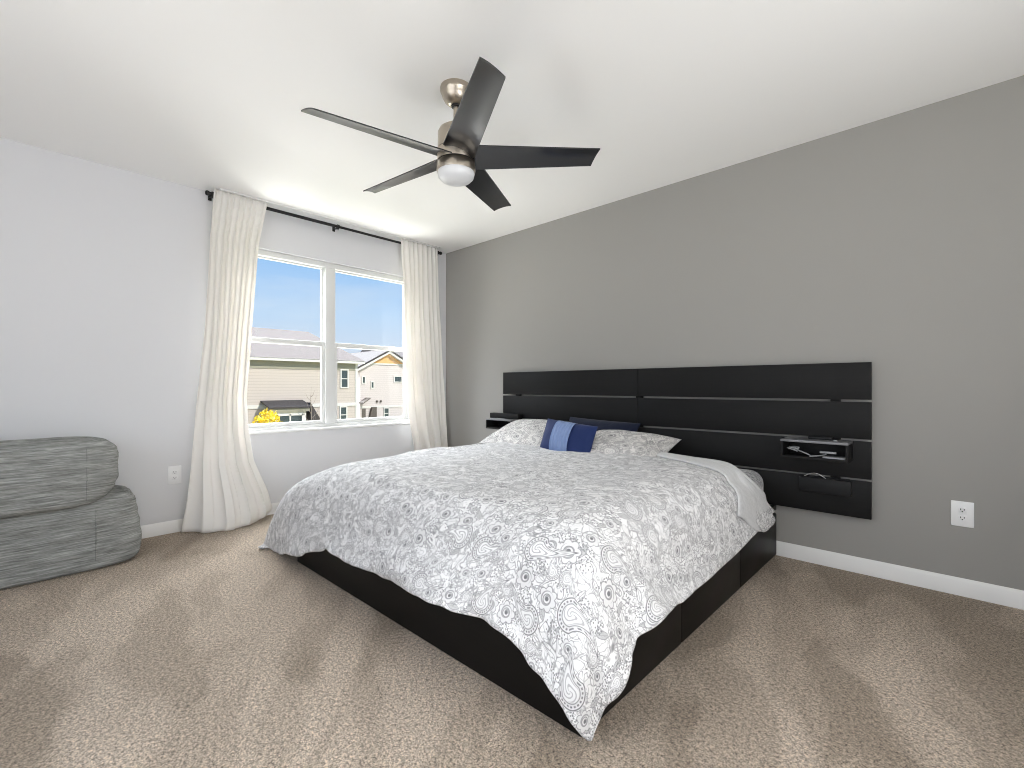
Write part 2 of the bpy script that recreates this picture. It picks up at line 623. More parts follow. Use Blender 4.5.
def wall_with_hole(bm, axis, at0, at1, s0, s1, z0, z1, holes):
    """a wall slab with rectangular openings"""
    ss = sorted({s0, s1, *[h[0] for h in holes], *[h[1] for h in holes]})
    zs = sorted({z0, z1, *[h[2] for h in holes], *[h[3] for h in holes]})
    for i in range(len(ss) - 1):
        for j in range(len(zs) - 1):
            sm, zm = (ss[i] + ss[i + 1]) / 2, (zs[j] + zs[j + 1]) / 2
            if any(h[0] < sm < h[1] and h[2] < zm < h[3] for h in holes):
                continue
            if axis == 'x':
                box(bm, at0, at1, ss[i], ss[i + 1], zs[j], zs[j + 1])
            else:
                box(bm, ss[i], ss[i + 1], at0, at1, zs[j], zs[j + 1])
    bmesh.ops.remove_doubles(bm, verts=bm.verts[:], dist=1e-5)
    return bm

# ------------------------------------------------------------------ room shell
XR, YB, HT = 5.0, -4.6, 2.44
WY0, WY1, WZ0, WZ1 = -2.08, -.43, .662, 2.105       # front window opening
struct(mesh_obj('floor', B(-.14, XR + .14, YB - .14, .14, -.16, 0), M['carpet'], smooth=False))
struct(mesh_obj('ceiling', B(-.14, XR + .14, YB - .14, .14, HT, HT + .16), M['ceiling'], smooth=False))
struct(mesh_obj('wall_left', wall_with_hole(bmesh.new(), 'x', -.14, 0, YB - .14, .14, 0, HT, [(WY0, WY1, WZ0, WZ1)]), M['window_wall'], smooth=False))
struct(mesh_obj('wall_right', B(0, XR, 0, .14, 0, HT), M['grey_wall'], smooth=False))
struct(mesh_obj('wall_back', wall_with_hole(bmesh.new(), 'y', YB - .14, YB, 0, XR, 0, HT, [(1.45, 4.35, .45, 2.35)]), M['window_wall'], smooth=False))
struct(mesh_obj('wall_front', wall_with_hole(bmesh.new(), 'x', XR, XR + .14, YB, 0, 0, HT, [(-3.25, -1.35, .45, 2.35)]), M['window_wall'], smooth=False))


def baseboard(name, a, b, nrm):
    """ogee-topped skirting between two floor points, nrm pointing into the room"""
    prof = [(0, 0), (.014, 0), (.014, .058), (.011, .066), (.0105, .072), (.006, .080), (.004, .084), (0, .084)]
    bm = bmesh.new()
    a, b, nrm = Vector((*a, 0)), Vector((*b, 0)), Vector((*nrm, 0))
    A_ = [bm.verts.new(a + nrm * p[0] + Vector((0, 0, p[1]))) for p in prof]
    B_ = [bm.verts.new(b + nrm * p[0] + Vector((0, 0, p[1]))) for p in prof]
    for i in range(len(prof)):
        j = (i + 1) % len(prof)
        bm.faces.new((A_[i], A_[j], B_[j], B_[i]))
    bm.faces.new(A_)
    bm.faces.new(B_)
    return struct(mesh_obj(name, bm, M['trim'], deg=25))


baseboard('baseboard_right', (0.014, 0), (XR, 0), (0, -1))
baseboard('baseboard_left', (0, 0), (0, YB), (1, 0))

# thin white track on the ceiling above the rod
struct(mesh_obj('trim_1', B(.105, .140, -2.16, -.18, HT - .011, HT - .0005, bev=.003), M['trim']))

# ---- twin single-hung window
def make_window():
    w = bpy.data.objects.new('window_1', None)
    COL.objects.link(w)
    w.location = (-.07, (WY0 + WY1) / 2, WZ0)
    struct(w)
    x0, x1 = -.115, -.035
    fw = .032
    ym = -1.262
    bm = bmesh.new()
    box(bm, x0, x1, WY0, WY1, WZ1 - .045, WZ1, bev=.004)
    box(bm, x0, x1, WY0, WY1, WZ0, WZ0 + .030, bev=.004)
    box(bm, x0, x1, WY0, WY0 + fw, WZ0 + .03, WZ1 - .045, bev=.004)
    box(bm, x0, x1, WY1 - fw, WY1, WZ0 + .03, WZ1 - .045, bev=.004)
    box(bm, x0 - .002, x1 + .006, ym - .045, ym + .045, WZ0 + .03, WZ1 - .045, bev=.004)
    mesh_obj('window_frame', bm, M['vinyl'], w)
    mid = 1.385
    for ya, yb in ((WY0 + fw, ym - .045), (ym + .045, WY1 - fw)):
        for lower in (True, False):
            za, zb = (WZ0 + .03, mid + .022) if lower else (mid - .018, WZ1 - .045)
            xa, xb = (-.078, -.046) if lower else (-.110, -.080)
            s = .026 if lower else .012
            bot = .030 if lower else .034
            top = .040 if lower else .012
            bm = bmesh.new()
            box(bm, xa, xb, ya, ya + s, za, zb, bev=.003)
            box(bm, xa, xb, yb - s, yb, za, zb, bev=.003)
            box(bm, xa, xb, ya + s, yb - s, za, za + bot, bev=.003)
            box(bm, xa, xb, ya + s, yb - s, zb - top, zb, bev=.003)
            sash = mesh_obj('window_sash', bm, M['vinyl'], w)
            xm = (xa + xb) / 2
            mesh_obj('window_pane', B(xm - .002, xm + .002, ya + s, yb - s, za + bot, zb - top), M['glass'], sash, smooth=False)
    bm = bmesh.new()
    box(bm, -.04, .022, WY0 - .03, WY1 + .03, WZ0 - .018, WZ0 + .004, bev=.006)
    mesh_obj('window_sill', bm, M['trim'], w)


make_window()
for nm, axis in (('added_window_rear', 'y'), ('added_window_side', 'x')):  # unseen window frames, added around the rear and side fill lamps
    bm = bmesh.new()
    if axis == 'y':
        for a in (1.45, 2.87, 4.29):
            box(bm, a, a + .06, YB - .09, YB - .04, .45, 2.35, bev=.004)
        for z in (.45, 2.29):
            box(bm, 1.51, 4.29, YB - .09, YB - .04, z, z + .06, bev=.004)
    else:
        for a in (-3.25, -2.33, -1.41):
            box(bm, XR + .04, XR + .09, a, a + .06, .45, 2.35, bev=.004)
        for z in (.45, 2.29):
            box(bm, XR + .04, XR + .09, -3.19, -1.41, z, z + .06, bev=.004)
    wf = struct(mesh_obj(nm, bm, M['vinyl']))
    if axis == 'x':      # unseen opaque panel added to keep the sun out
        mesh_obj('sun_blocker', B(XR + .10, XR + .104, -3.25, -1.35, .45, 2.35), M['trim'], wf, smooth=False)

# ------------------------------------------------------------------ bed
BX0, BX1, BY0, BY1 = 1.195, 3.180, -2.045, -.016
bed = thing('bed_frame', 'black-brown king storage bed frame with drawers, under the paisley duvet', 'bed', ((BX0 + BX1) / 2, -1.03, 0))
FH = .306
bm = bmesh.new()
box(bm, BX0, BX1, BY0, BY0 + .03, .004, FH, bev=.003)
foot = mesh_obj('footboard', bm, M['bed_wood'], bed)
bm = lathe(bmesh.new(), [(.001, 0), (.008, 0), (.008, -.002), (.006, -.003)], (3.155, BY0 + .001, .045), 16, axis='Y')
mesh_obj('bolt_cap', bm, M['chrome'], foot)
for side in (0, 1):
    xa, xb = (BX1 - .02, BX1) if side else (BX0, BX0 + .02)
    bm = bmesh.new()
    box(bm, xa, xb, BY0 + .03, BY1, .272, FH, bev=.003)
    mesh_obj('side_rail', bm, M['bed_side_wood'], bed)
    bm = bmesh.new()
    xi, xj = (BX1 - .034, BX1 - .024) if side else (BX0 + .024, BX0 + .034)
    box(bm, xi, xj, BY0 + .03, BY1, .004, .29)
    mesh_obj('inner_side', bm, M['black_plastic'], bed)
    for (ya, yb) in ((BY0 + .033, -1.365), (-1.361, -.673), (-.669, BY1)):
        mesh_obj('drawer' if yb < -.1 else 'head_panel', box(bmesh.new(), xa, xb, ya, yb, .006, .252, bev=.003), M['bed_side_wood'], bed)
mesh_obj('bed_base', B(BX0 + .03, BX1 - .03, BY0 + .03, BY1, .18, .23), M['bed_wood'], bed)
mesh_obj('head_rail', B(BX0 + .03, BX1 - .03, BY1 - .025, BY1, .02, .18), M['bed_wood'], bed)

MT = .518
bm = bmesh.new()
box(bm, 1.235, 3.142, -2.005, -.075, .232, MT, bev=.075, seg=6)
mat_o = mesh_obj('mattress', bm, M['paisley_sheet'], None, origin=(2.18, -1.03, .232))
uvl = mat_o.data.uv_layers.new(name='UVMap')
for p in mat_o.data.polygons:
    nrm = p.normal
    for li in p.loop_indices:
        co = mat_o.data.vertices[mat_o.data.loops[li].vertex_index].co
        if abs(nrm.z) > .6:
            uvl.data[li].uv = (co.x, co.y)
        elif abs(nrm.x) > .6:
            uvl.data[li].uv = (co.x + co.z, co.y)
        else:
            uvl.data[li].uv = (co.x, co.y + co.z)
tag(mat_o, 'mattress in grey paisley fitted sheet, its corner bare by the headboard', 'mattress')

# ---- duvet: draped grid
CLOTH_MM = [
  [
[809, 7, 0, 6, 24, 21, 5, 7, 21, 26, 17, 21, 30, 25, 12, 41, 41, 46, 40, 46, 45, 47, 44, 46, 46, 43, 40, 47, 35, 33, 32, 37, 36, 36, 36, 38, 36, 38, 31, 35, 36, 39, 36, 34, 37, 39, 37, 37, 37, 38, 32, 33, 36, 37, 36, 36, 37, 39, 35, 31, 34, 27, 13, 32, 30, 38, 23, 31, 25, 27, 31, 17, 28, 33, 24, 19, 24, -4, 30],
[826, -26, -1, 13, 19, 12, 11, 14, 19, 22, 23, 24, 26, 26, 28, 36, 40, 43, 44, 44, 44, 46, 45, 45, 44, 45, 44, 44, 36, 34, 34, 35, 35, 35, 37, 39, 36, 34, 37, 33, 33, 37, 40, 37, 34, 36, 36, 37, 34, 36, 36, 38, 38, 38, 38, 38, 32, 33, 37, 29, 26, 35, 31, 24, 28, 31, 27, 29, 29, 31, 30, 29, 28, 28, 26, 24, 7, 2, 5],
[798, -4, 2, 2, 14, 14, 13, 16, 20, 23, 24, 26, 27, 28, 32, 37, 40, 42, 44, 44, 44, 44, 45, 45, 44, 45, 45, 42, 37, 35, 35, 35, 35, 36, 36, 38, 36, 34, 38, 35, 34, 34, 37, 38, 39, 33, 32, 38, 36, 31, 39, 38, 39, 38, 39, 34, 38, 38, 32, 28, 33, 28, 26, 36, 31, 29, 26, 29, 31, 32, 29, 32, 28, 30, 31, 19, -6, 5, 11],
[786, -4, 1, 5, 11, 12, 15, 18, 21, 24, 25, 28, 28, 31, 33, 38, 40, 43, 43, 44, 43, 44, 44, 44, 45, 44, 44, 41, 38, 36, 35, 36, 35, 36, 36, 37, 35, 36, 38, 35, 36, 34, 34, 36, 38, 36, 33, 36, 34, 37, 39, 39, 37, 39, 38, 38, 39, 34, 31, 34, 29, 30, 30, 30, 31, 32, 30, 31, 31, 31, 33, 30, 31, 30, 25, 9, -2, 7, 9],
[774, -4, 1, 9, 9, 13, 15, 19, 21, 25, 27, 28, 31, 32, 35, 38, 41, 42, 43, 43, 43, 43, 44, 43, 44, 44, 42, 41, 38, 36, 36, 36, 36, 35, 36, 37, 36, 35, 37, 37, 34, 37, 37, 36, 38, 39, 29, 34, 33, 39, 38, 39, 39, 36, 38, 39, 39, 38, 33, 32, 29, 33, 34, 29, 30, 32, 33, 32, 32, 32, 31, 31, 31, 30, 22, -3, 4, 19, 17],
[751, 8, 2, 11, 11, 13, 16, 19, 22, 25, 27, 30, 31, 34, 36, 39, 41, 42, 42, 43, 43, 43, 42, 43, 43, 42, 42, 40, 38, 36, 36, 36, 36, 36, 36, 36, 36, 38, 36, 35, 35, 36, 39, 39, 38, 39, 33, 32, 34, 36, 38, 39, 39, 39, 38, 39, 37, 38, 34, 33, 31, 35, 32, 32, 31, 33, 33, 33, 32, 31, 32, 32, 32, 29, 9, 8, 15, 21, 16],
[737, 12, 8, 12, 13, 13, 16, 19, 22, 25, 28, 30, 32, 34, 37, 39, 41, 42, 42, 42, 43, 42, 42, 42, 42, 41, 41, 39, 38, 36, 36, 36, 36, 36, 36, 37, 38, 36, 36, 36, 37, 38, 39, 38, 38, 39, 37, 30, 31, 37, 38, 39, 39, 39, 38, 37, 39, 40, 39, 33, 33, 29, 34, 34, 34, 33, 34, 33, 33, 30, 31, 33, 31, 20, 21, 10, 20, 13, 17],
[741, 10, 10, 11, 12, 14, 16, 19, 22, 24, 28, 30, 33, 35, 37, 39, 40, 42, 41, 42, 42, 41, 42, 41, 41, 40, 40, 38, 38, 37, 36, 35, 36, 37, 37, 38, 36, 36, 36, 37, 39, 38, 39, 38, 38, 37, 37, 36, 33, 33, 36, 39, 39, 38, 39, 39, 38, 40, 38, 38, 33, 33, 33, 33, 35, 34, 35, 35, 32, 31, 28, 29, 28, 23, 21, 13, 7, 12, 21],
[738, 20, 10, 10, 12, 14, 16, 19, 21, 25, 27, 30, 33, 34, 37, 39, 40, 41, 41, 41, 41, 41, 40, 40, 40, 40, 39, 38, 37, 37, 36, 36, 36, 37, 38, 38, 36, 38, 36, 35, 39, 39, 40, 37, 37, 36, 38, 39, 39, 32, 33, 37, 38, 40, 38, 39, 38, 40, 39, 38, 37, 34, 34, 34, 34, 35, 35, 36, 33, 30, 25, 26, 24, 20, 12, 13, 13, 12, 22],
[752, 12, 11, 11, 11, 14, 16, 19, 22, 24, 27, 30, 32, 34, 36, 38, 40, 40, 40, 40, 40, 40, 40, 40, 39, 39, 38, 38, 37, 36, 37, 36, 37, 37, 38, 38, 39, 35, 36, 39, 38, 38, 39, 36, 36, 37, 39, 39, 39, 37, 38, 33, 35, 39, 39, 38, 39, 39, 39, 39, 38, 37, 34, 35, 35, 35, 36, 35, 32, 29, 27, 24, 19, 14, 12, 14, 15, 6, 9],
[765, 6, 12, 10, 12, 14, 16, 19, 22, 24, 27, 29, 31, 34, 36, 37, 38, 39, 40, 39, 40, 39, 39, 38, 39, 38, 38, 37, 37, 37, 36, 37, 37, 38, 38, 38, 39, 36, 35, 39, 39, 39, 37, 36, 36, 38, 39, 39, 38, 38, 39, 36, 32, 39, 39, 39, 39, 39, 40, 39, 39, 37, 36, 36, 35, 36, 36, 35, 32, 30, 27, 22, 13, 10, 13, 10, 5, 12, 28],
[769, 11, 10, 10, 12, 14, 17, 19, 22, 24, 27, 28, 31, 33, 35, 36, 38, 38, 38, 39, 38, 38, 39, 38, 38, 37, 38, 37, 37, 37, 36, 37, 38, 38, 38, 39, 37, 36, 37, 38, 39, 39, 36, 36, 38, 39, 39, 38, 39, 39, 38, 39, 36, 35, 38, 39, 39, 39, 39, 39, 39, 38, 37, 36, 37, 36, 36, 35, 32, 29, 27, 20, 12, 11, 11, 9, 8, 15, 20],
[779, 5, 11, 11, 13, 14, 18, 19, 22, 24, 26, 28, 31, 32, 34, 36, 36, 37, 38, 37, 38, 37, 37, 38, 37, 37, 38, 37, 37, 37, 37, 37, 37, 38, 38, 38, 37, 36, 39, 39, 38, 39, 36, 38, 38, 38, 39, 39, 38, 39, 38, 39, 39, 36, 38, 39, 38, 38, 39, 38, 39, 38, 38, 37, 37, 37, 37, 34, 31, 28, 26, 20, 17, 13, 11, 16, 5, 18, 26],
[765, 23, 12, 12, 13, 15, 18, 20, 22, 23, 26, 28, 30, 32, 33, 35, 35, 36, 36, 37, 37, 36, 37, 37, 37, 37, 37, 37, 37, 37, 37, 38, 37, 38, 38, 38, 37, 38, 39, 39, 38, 39, 36, 37, 39, 39, 38, 38, 39, 38, 39, 38, 38, 39, 37, 39, 38, 38, 39, 38, 39, 38, 38, 38, 37, 38, 37, 34, 31, 27, 25, 22, 17, 16, 16, 15, 17, 20, 19],
[787, 7, 12, 12, 14, 15, 18, 20, 22, 24, 25, 28, 29, 31, 33, 33, 35, 35, 35, 36, 35, 36, 36, 37, 36, 37, 37, 37, 38, 37, 37, 38, 37, 38, 38, 38, 39, 38, 39, 38, 38, 38, 37, 38, 39, 38, 39, 38, 38, 39, 38, 38, 38, 39, 38, 39, 38, 39, 38, 38, 39, 38, 38, 38, 38, 38, 37, 34, 31, 27, 25, 23, 14, 17, 22, 18, 12, 24, 28],
[785, 23, 6, 11, 13, 16, 18, 20, 22, 24, 25, 27, 29, 30, 32, 33, 33, 34, 35, 34, 35, 35, 36, 36, 36, 37, 37, 37, 37, 38, 37, 38, 38, 38, 38, 38, 38, 39, 38, 38, 38, 39, 37, 39, 38, 39, 38, 38, 39, 38, 39, 38, 38, 39, 38, 38, 39, 38, 39, 38, 38, 39, 38, 38, 38, 38, 37, 35, 31, 26, 25, 21, 14, 15, 20, 18, 18, 20, 24],
[786, 25, 10, 11, 13, 16, 18, 20, 22, 23, 25, 27, 28, 30, 31, 32, 33, 33, 33, 34, 34, 35, 35, 35, 36, 37, 37, 37, 38, 37, 38, 38, 38, 38, 38, 38, 38, 38, 39, 38, 39, 38, 38, 39, 38, 38, 39, 38, 38, 39, 38, 39, 38, 38, 39, 38, 38, 39, 38, 38, 39, 38, 39, 38, 38, 38, 38, 35, 31, 25, 25, 19, 19, 9, 16, 18, 25, 15, 15],
[807, 12, 8, 11, 13, 16, 18, 20, 22, 23, 25, 27, 28, 29, 30, 31, 32, 32, 33, 33, 33, 34, 34, 36, 36, 36, 37, 38, 37, 38, 38, 38, 38, 38, 38, 38, 39, 38, 38, 39, 38, 39, 38, 38, 39, 38, 38, 39, 38, 38, 39, 38, 38, 39, 38, 39, 38, 38, 39, 38, 38, 39, 38, 38, 39, 38, 38, 37, 30, 24, 26, 21, 9, 13, 15, 18, 22, 20, 18],
[813, 10, 9, 11, 13, 17, 18, 20, 22, 23, 25, 26, 27, 29, 29, 31, 31, 31, 32, 32, 33, 33, 34, 35, 36, 37, 37, 37, 38, 38, 38, 38, 38, 38, 39, 38, 38, 39, 38, 38, 39, 38, 39, 38, 38, 39, 38, 38, 39, 38, 38, 39, 38, 38, 39, 38, 39, 38, 38, 39, 38, 38, 39, 38, 38, 39, 38, 37, 31, 22, 27, 23, 9, 6, 18, 14, 23, 18, 31],
[809, 16, 9, 13, 14, 17, 19, 20, 22, 23, 25, 25, 27, 28, 29, 30, 30, 31, 31, 31, 32, 33, 33, 35, 36, 36, 38, 37, 38, 38, 38, 38, 39, 38, 38, 39, 38, 38, 39, 38, 38, 39, 38, 38, 39, 38, 39, 38, 38, 39, 38, 38, 39, 38, 38, 39, 38, 38, 39, 38, 38, 39, 38, 39, 38, 38, 39, 37, 32, 20, 28, 24, 8, 5, 15, 21, 12, 23, 33],
[807, 13, 15, 15, 15, 18, 19, 20, 22, 23, 25, 25, 27, 27, 28, 29, 30, 30, 30, 31, 31, 32, 34, 34, 36, 36, 38, 37, 38, 39, 38, 38, 38, 39, 38, 38, 39, 38, 38, 39, 38, 38, 39, 38, 38, 39, 38, 39, 38, 38, 39, 38, 38, 39, 38, 38, 39, 38, 38, 39, 38, 38, 39, 38, 38, 39, 38, 38, 33, 19, 28, 26, 6, 5, 11, 27, 6, 17, 36],
[804, 19, 15, 15, 16, 18, 20, 20, 22, 23, 24, 26, 26, 27, 27, 29, 29, 29, 30, 30, 30, 32, 33, 34, 36, 37, 37, 38, 38, 38, 38, 39, 38, 38, 39, 38, 38, 39, 38, 38, 39, 38, 38, 39, 38, 38, 39, 38, 38, 39, 38, 38, 39, 38, 39, 38, 38, 39, 38, 38, 39, 38, 38, 39, 38, 38, 39, 38, 33, 20, 27, 27, 5, 6, 6, 29, 7, 13, 34],
[800, 28, 13, 15, 17, 18, 20, 20, 22, 23, 24, 25, 26, 27, 27, 28, 29, 28, 29, 30, 30, 31, 33, 34, 35, 37, 37, 38, 38, 39, 38, 38, 39, 38, 38, 39, 38, 38, 39, 38, 38, 39, 38, 38, 39, 38, 38, 39, 38, 38, 39, 38, 38, 39, 38, 38, 39, 38, 38, 39, 38, 38, 39, 38, 39, 38, 38, 39, 34, 21, 26, 26, 5, 7, 2, 27, 11, 9, 33],
[805, 18, 18, 17, 18, 18, 20, 20, 22, 23, 24, 25, 26, 26, 28, 28, 28, 28, 28, 29, 30, 31, 32, 34, 35, 37, 37, 38, 38, 38, 39, 38, 38, 39, 38, 38, 39, 38, 38, 39, 38, 38, 39, 38, 38, 39, 38, 38, 39, 38, 38, 39, 38, 38, 39, 38, 38, 39, 38, 38, 39, 38, 38, 39, 38, 38, 39, 38, 36, 21, 25, 26, 6, 6, 3, 23, 13, 7, 31],
[805, 17, 21, 17, 18, 18, 20, 21, 21, 23, 24, 25, 26, 26, 28, 27, 28, 28, 28, 28, 30, 30, 32, 34, 35, 36, 38, 38, 38, 38, 38, 39, 38, 38, 39, 38, 38, 39, 38, 38, 39, 38, 38, 39, 38, 38, 39, 38, 38, 39, 38, 38, 39, 38, 38, 39, 38, 38, 39, 38, 38, 39, 38, 38, 39, 38, 38, 38, 37, 26, 20, 27, 5, 6, 4, 20, 13, 5, 30],
[800, 28, 17, 17, 17, 19, 19, 21, 22, 23, 23, 25, 26, 27, 27, 28, 27, 28, 28, 28, 29, 30, 31, 33, 35, 37, 37, 38, 38, 39, 38, 38, 39, 38, 38, 39, 38, 38, 39, 38, 38, 39, 38, 38, 39, 38, 38, 39, 38, 38, 39, 38, 38, 39, 38, 38, 38, 39, 38, 38, 39, 38, 38, 39, 38, 38, 38, 38, 37, 29, 19, 26, 5, 6, 5, 18, 12, 5, 30],
[795, 31, 20, 17, 17, 18, 20, 22, 21, 23, 24, 24, 26, 27, 27, 28, 28, 27, 27, 28, 29, 29, 31, 33, 35, 36, 38, 38, 38, 38, 39, 38, 38, 39, 38, 38, 39, 38, 38, 39, 38, 38, 39, 38, 38, 38, 39, 38, 38, 39, 38, 38, 39, 38, 38, 39, 38, 38, 39, 38, 38, 39, 38, 38, 39, 38, 36, 39, 37, 32, 17, 27, 5, 3, 6, 19, 12, 4, 29],
[811, 23, 15, 15, 17, 18, 20, 22, 22, 22, 24, 24, 26, 26, 28, 28, 27, 28, 27, 27, 28, 30, 30, 33, 34, 37, 37, 38, 39, 38, 38, 39, 38, 38, 39, 38, 38, 39, 38, 38, 39, 38, 38, 38, 39, 38, 38, 39, 38, 38, 39, 38, 38, 39, 38, 38, 39, 38, 38, 39, 38, 38, 39, 38, 38, 39, 36, 37, 37, 33, 17, 29, 4, 5, 6, 18, 11, 3, 27],
[826, 20, 10, 10, 16, 18, 21, 21, 22, 23, 23, 24, 25, 26, 28, 28, 28, 27, 27, 27, 28, 29, 30, 32, 35, 36, 38, 38, 38, 39, 38, 38, 39, 38, 38, 39, 38, 38, 39, 38, 38, 38, 39, 38, 38, 39, 38, 38, 39, 38, 38, 39, 38, 38, 39, 38, 38, 39, 38, 38, 38, 39, 38, 38, 39, 38, 36, 37, 39, 28, 21, 29, 6, 4, 8, 17, 10, 2, 25],
[832, 21, 5, 10, 16, 17, 21, 21, 23, 22, 23, 24, 25, 25, 28, 28, 28, 27, 27, 26, 28, 29, 30, 32, 34, 37, 38, 38, 38, 38, 39, 38, 38, 39, 38, 38, 39, 38, 38, 38, 39, 38, 38, 39, 38, 38, 39, 38, 38, 39, 38, 38, 39, 38, 38, 38, 39, 38, 38, 39, 38, 38, 39, 38, 38, 39, 37, 36, 39, 21, 29, 28, 7, 4, 9, 15, 10, 4, 20],
[828, 29, 4, 13, 12, 17, 20, 22, 23, 22, 23, 23, 24, 25, 27, 29, 28, 27, 26, 27, 28, 27, 30, 32, 34, 37, 38, 38, 39, 38, 38, 39, 38, 38, 39, 38, 38, 38, 39, 38, 38, 39, 38, 38, 39, 38, 38, 39, 38, 38, 38, 39, 38, 38, 39, 38, 38, 39, 38, 38, 39, 38, 38, 38, 39, 38, 37, 38, 37, 23, 30, 27, 7, 4, 11, 16, 6, 4, 18],
[826, 26, 14, 14, 9, 16, 22, 20, 23, 22, 23, 23, 23, 25, 26, 28, 28, 27, 26, 27, 29, 24, 30, 33, 34, 38, 38, 38, 38, 39, 38, 38, 39, 38, 38, 39, 38, 38, 38, 39, 38, 38, 39, 38, 38, 39, 38, 38, 38, 39, 38, 38, 39, 38, 38, 39, 38, 38, 39, 38, 38, 38, 39, 38, 38, 39, 38, 38, 37, 23, 28, 28, 9, 5, 13, 12, 7, 3, 14],
[817, 38, 6, 23, 14, 4, 35, 10, 24, 18, 29, 23, 22, 23, 31, 21, 26, 31, 23, 31, 29, 20, 28, 35, 35, 38, 38, 39, 38, 38, 39, 38, 38, 39, 38, 38, 38, 39, 38, 38, 39, 38, 38, 39, 38, 38, 38, 39, 38, 38, 39, 38, 38, 39, 38, 38, 38, 39, 38, 38, 39, 38, 38, 39, 38, 38, 39, 38, 37, 24, 27, 28, 10, 10, 7, 13, 7, 5, 7],
[821, 25, 24, 1, 23, 11, 19, 25, 19, 25, 21, 24, 23, 28, 26, 25, 25, 28, 27, 30, 26, 26, 25, 30, 38, 38, 38, 38, 39, 38, 38, 39, 38, 38, 39, 38, 38, 38, 39, 38, 38, 39, 38, 38, 38, 39, 38, 38, 39, 38, 38, 39, 38, 38, 38, 39, 38, 38, 39, 38, 38, 39, 38, 38, 38, 39, 38, 38, 38, 26, 26, 27, 12, 7, 11, 9, 7, 6, 6],
[819, 33, 3, 24, 13, 11, 23, 31, 20, 26, 15, 21, 29, 21, 19, 27, 21, 36, 37, 21, 26, 31, 21, 28, 37, 39, 38, 38, 38, 39, 38, 38, 39, 38, 38, 38, 39, 38, 38, 39, 38, 38, 39, 38, 38, 38, 39, 38, 38, 39, 38, 38, 38, 39, 38, 38, 39, 38, 38, 38, 39, 38, 38, 39, 38, 38, 39, 38, 38, 27, 25, 28, 11, 10, 10, 8, 7, 6, 6],
[815, 24, 22, 15, 15, 22, 18, 20, 21, 25, 21, 23, 23, 21, 31, 19, 29, 27, 31, 29, 26, 26, 25, 28, 36, 38, 39, 38, 38, 38, 39, 38, 38, 39, 38, 38, 38, 39, 38, 38, 39, 38, 38, 38, 39, 38, 38, 39, 38, 38, 38, 39, 38, 38, 39, 38, 38, 38, 39, 38, 38, 39, 38, 38, 38, 39, 38, 39, 38, 27, 26, 24, 15, 9, 9, 8, 11, 3, 7],
[810, 30, 24, 9, 16, 20, 23, 24, 16, 32, 12, 34, 11, 25, 28, 20, 34, 22, 28, 33, 26, 22, 28, 30, 34, 38, 38, 39, 38, 38, 38, 39, 38, 38, 39, 38, 38, 38, 39, 38, 38, 39, 38, 38, 38, 39, 38, 38, 38, 39, 38, 38, 39, 38, 38, 38, 39, 38, 38, 39, 38, 38, 38, 39, 38, 38, 39, 39, 38, 28, 24, 27, 15, 9, 5, 9, 13, 1, 10],
[820, 19, 22, 18, 14, 20, 17, 21, 23, 21, 19, 23, 29, 15, 28, 28, 27, 28, 30, 28, 26, 23, 26, 34, 31, 38, 38, 38, 39, 38, 38, 38, 39, 38, 38, 38, 39, 38, 38, 39, 38, 38, 38, 39, 38, 38, 39, 38, 38, 38, 39, 38, 38, 38, 39, 38, 38, 39, 38, 38, 38, 39, 38, 38, 39, 38, 38, 39, 39, 28, 22, 29, 17, 6, 6, 9, 14, 0, 12],
[832, 11, 14, 22, 5, 26, 10, 22, 36, 8, 31, 25, 17, 25, 31, 23, 22, 34, 30, 26, 31, 14, 27, 37, 30, 37, 39, 38, 38, 38, 39, 38, 38, 39, 38, 38, 38, 39, 38, 38, 38, 39, 38, 38, 39, 38, 38, 38, 39, 38, 38, 39, 38, 38, 38, 39, 38, 38, 38, 39, 38, 38, 39, 38, 38, 38, 39, 38, 39, 28, 22, 30, 16, 7, 4, 10, 16, -1, 14],
[839, 8, 12, 20, 13, 23, 23, 16, 19, 19, 25, 23, 22, 24, 24, 30, 27, 28, 33, 17, 36, 16, 26, 27, 37, 38, 38, 39, 38, 38, 38, 39, 38, 38, 39, 38, 38, 38, 39, 38, 38, 38, 39, 38, 38, 38, 39, 38, 38, 39, 38, 38, 38, 39, 38, 38, 38, 39, 38, 38, 39, 38, 38, 38, 39, 38, 38, 39, 38, 30, 20, 31, 17, 5, 5, 9, 17, -1, 17],
[852, 6, 3, 24, 19, 6, 28, 12, 27, 28, 14, 19, 29, 19, 15, 36, 36, 23, 35, 8, 39, 23, 22, 25, 38, 38, 38, 38, 39, 38, 38, 38, 39, 38, 38, 38, 39, 38, 38, 38, 39, 38, 38, 39, 38, 38, 38, 39, 38, 38, 38, 39, 38, 38, 38, 39, 38, 38, 39, 38, 38, 38, 39, 38, 38, 38, 39, 38, 38, 31, 20, 32, 17, 4, 6, 8, 18, -2, 19],
[843, 24, 12, 17, 22, 11, 15, 14, 23, 14, 28, 22, 21, 22, 22, 23, 30, 33, 32, 9, 37, 28, 21, 24, 38, 37, 39, 38, 38, 39, 38, 38, 38, 39, 38, 38, 38, 39, 38, 38, 38, 39, 38, 38, 38, 39, 38, 38, 38, 39, 38, 38, 39, 38, 38, 38, 39, 38, 38, 38, 39, 38, 38, 38, 39, 38, 38, 38, 39, 31, 21, 31, 17, 4, 6, 8, 19, -3, 21],
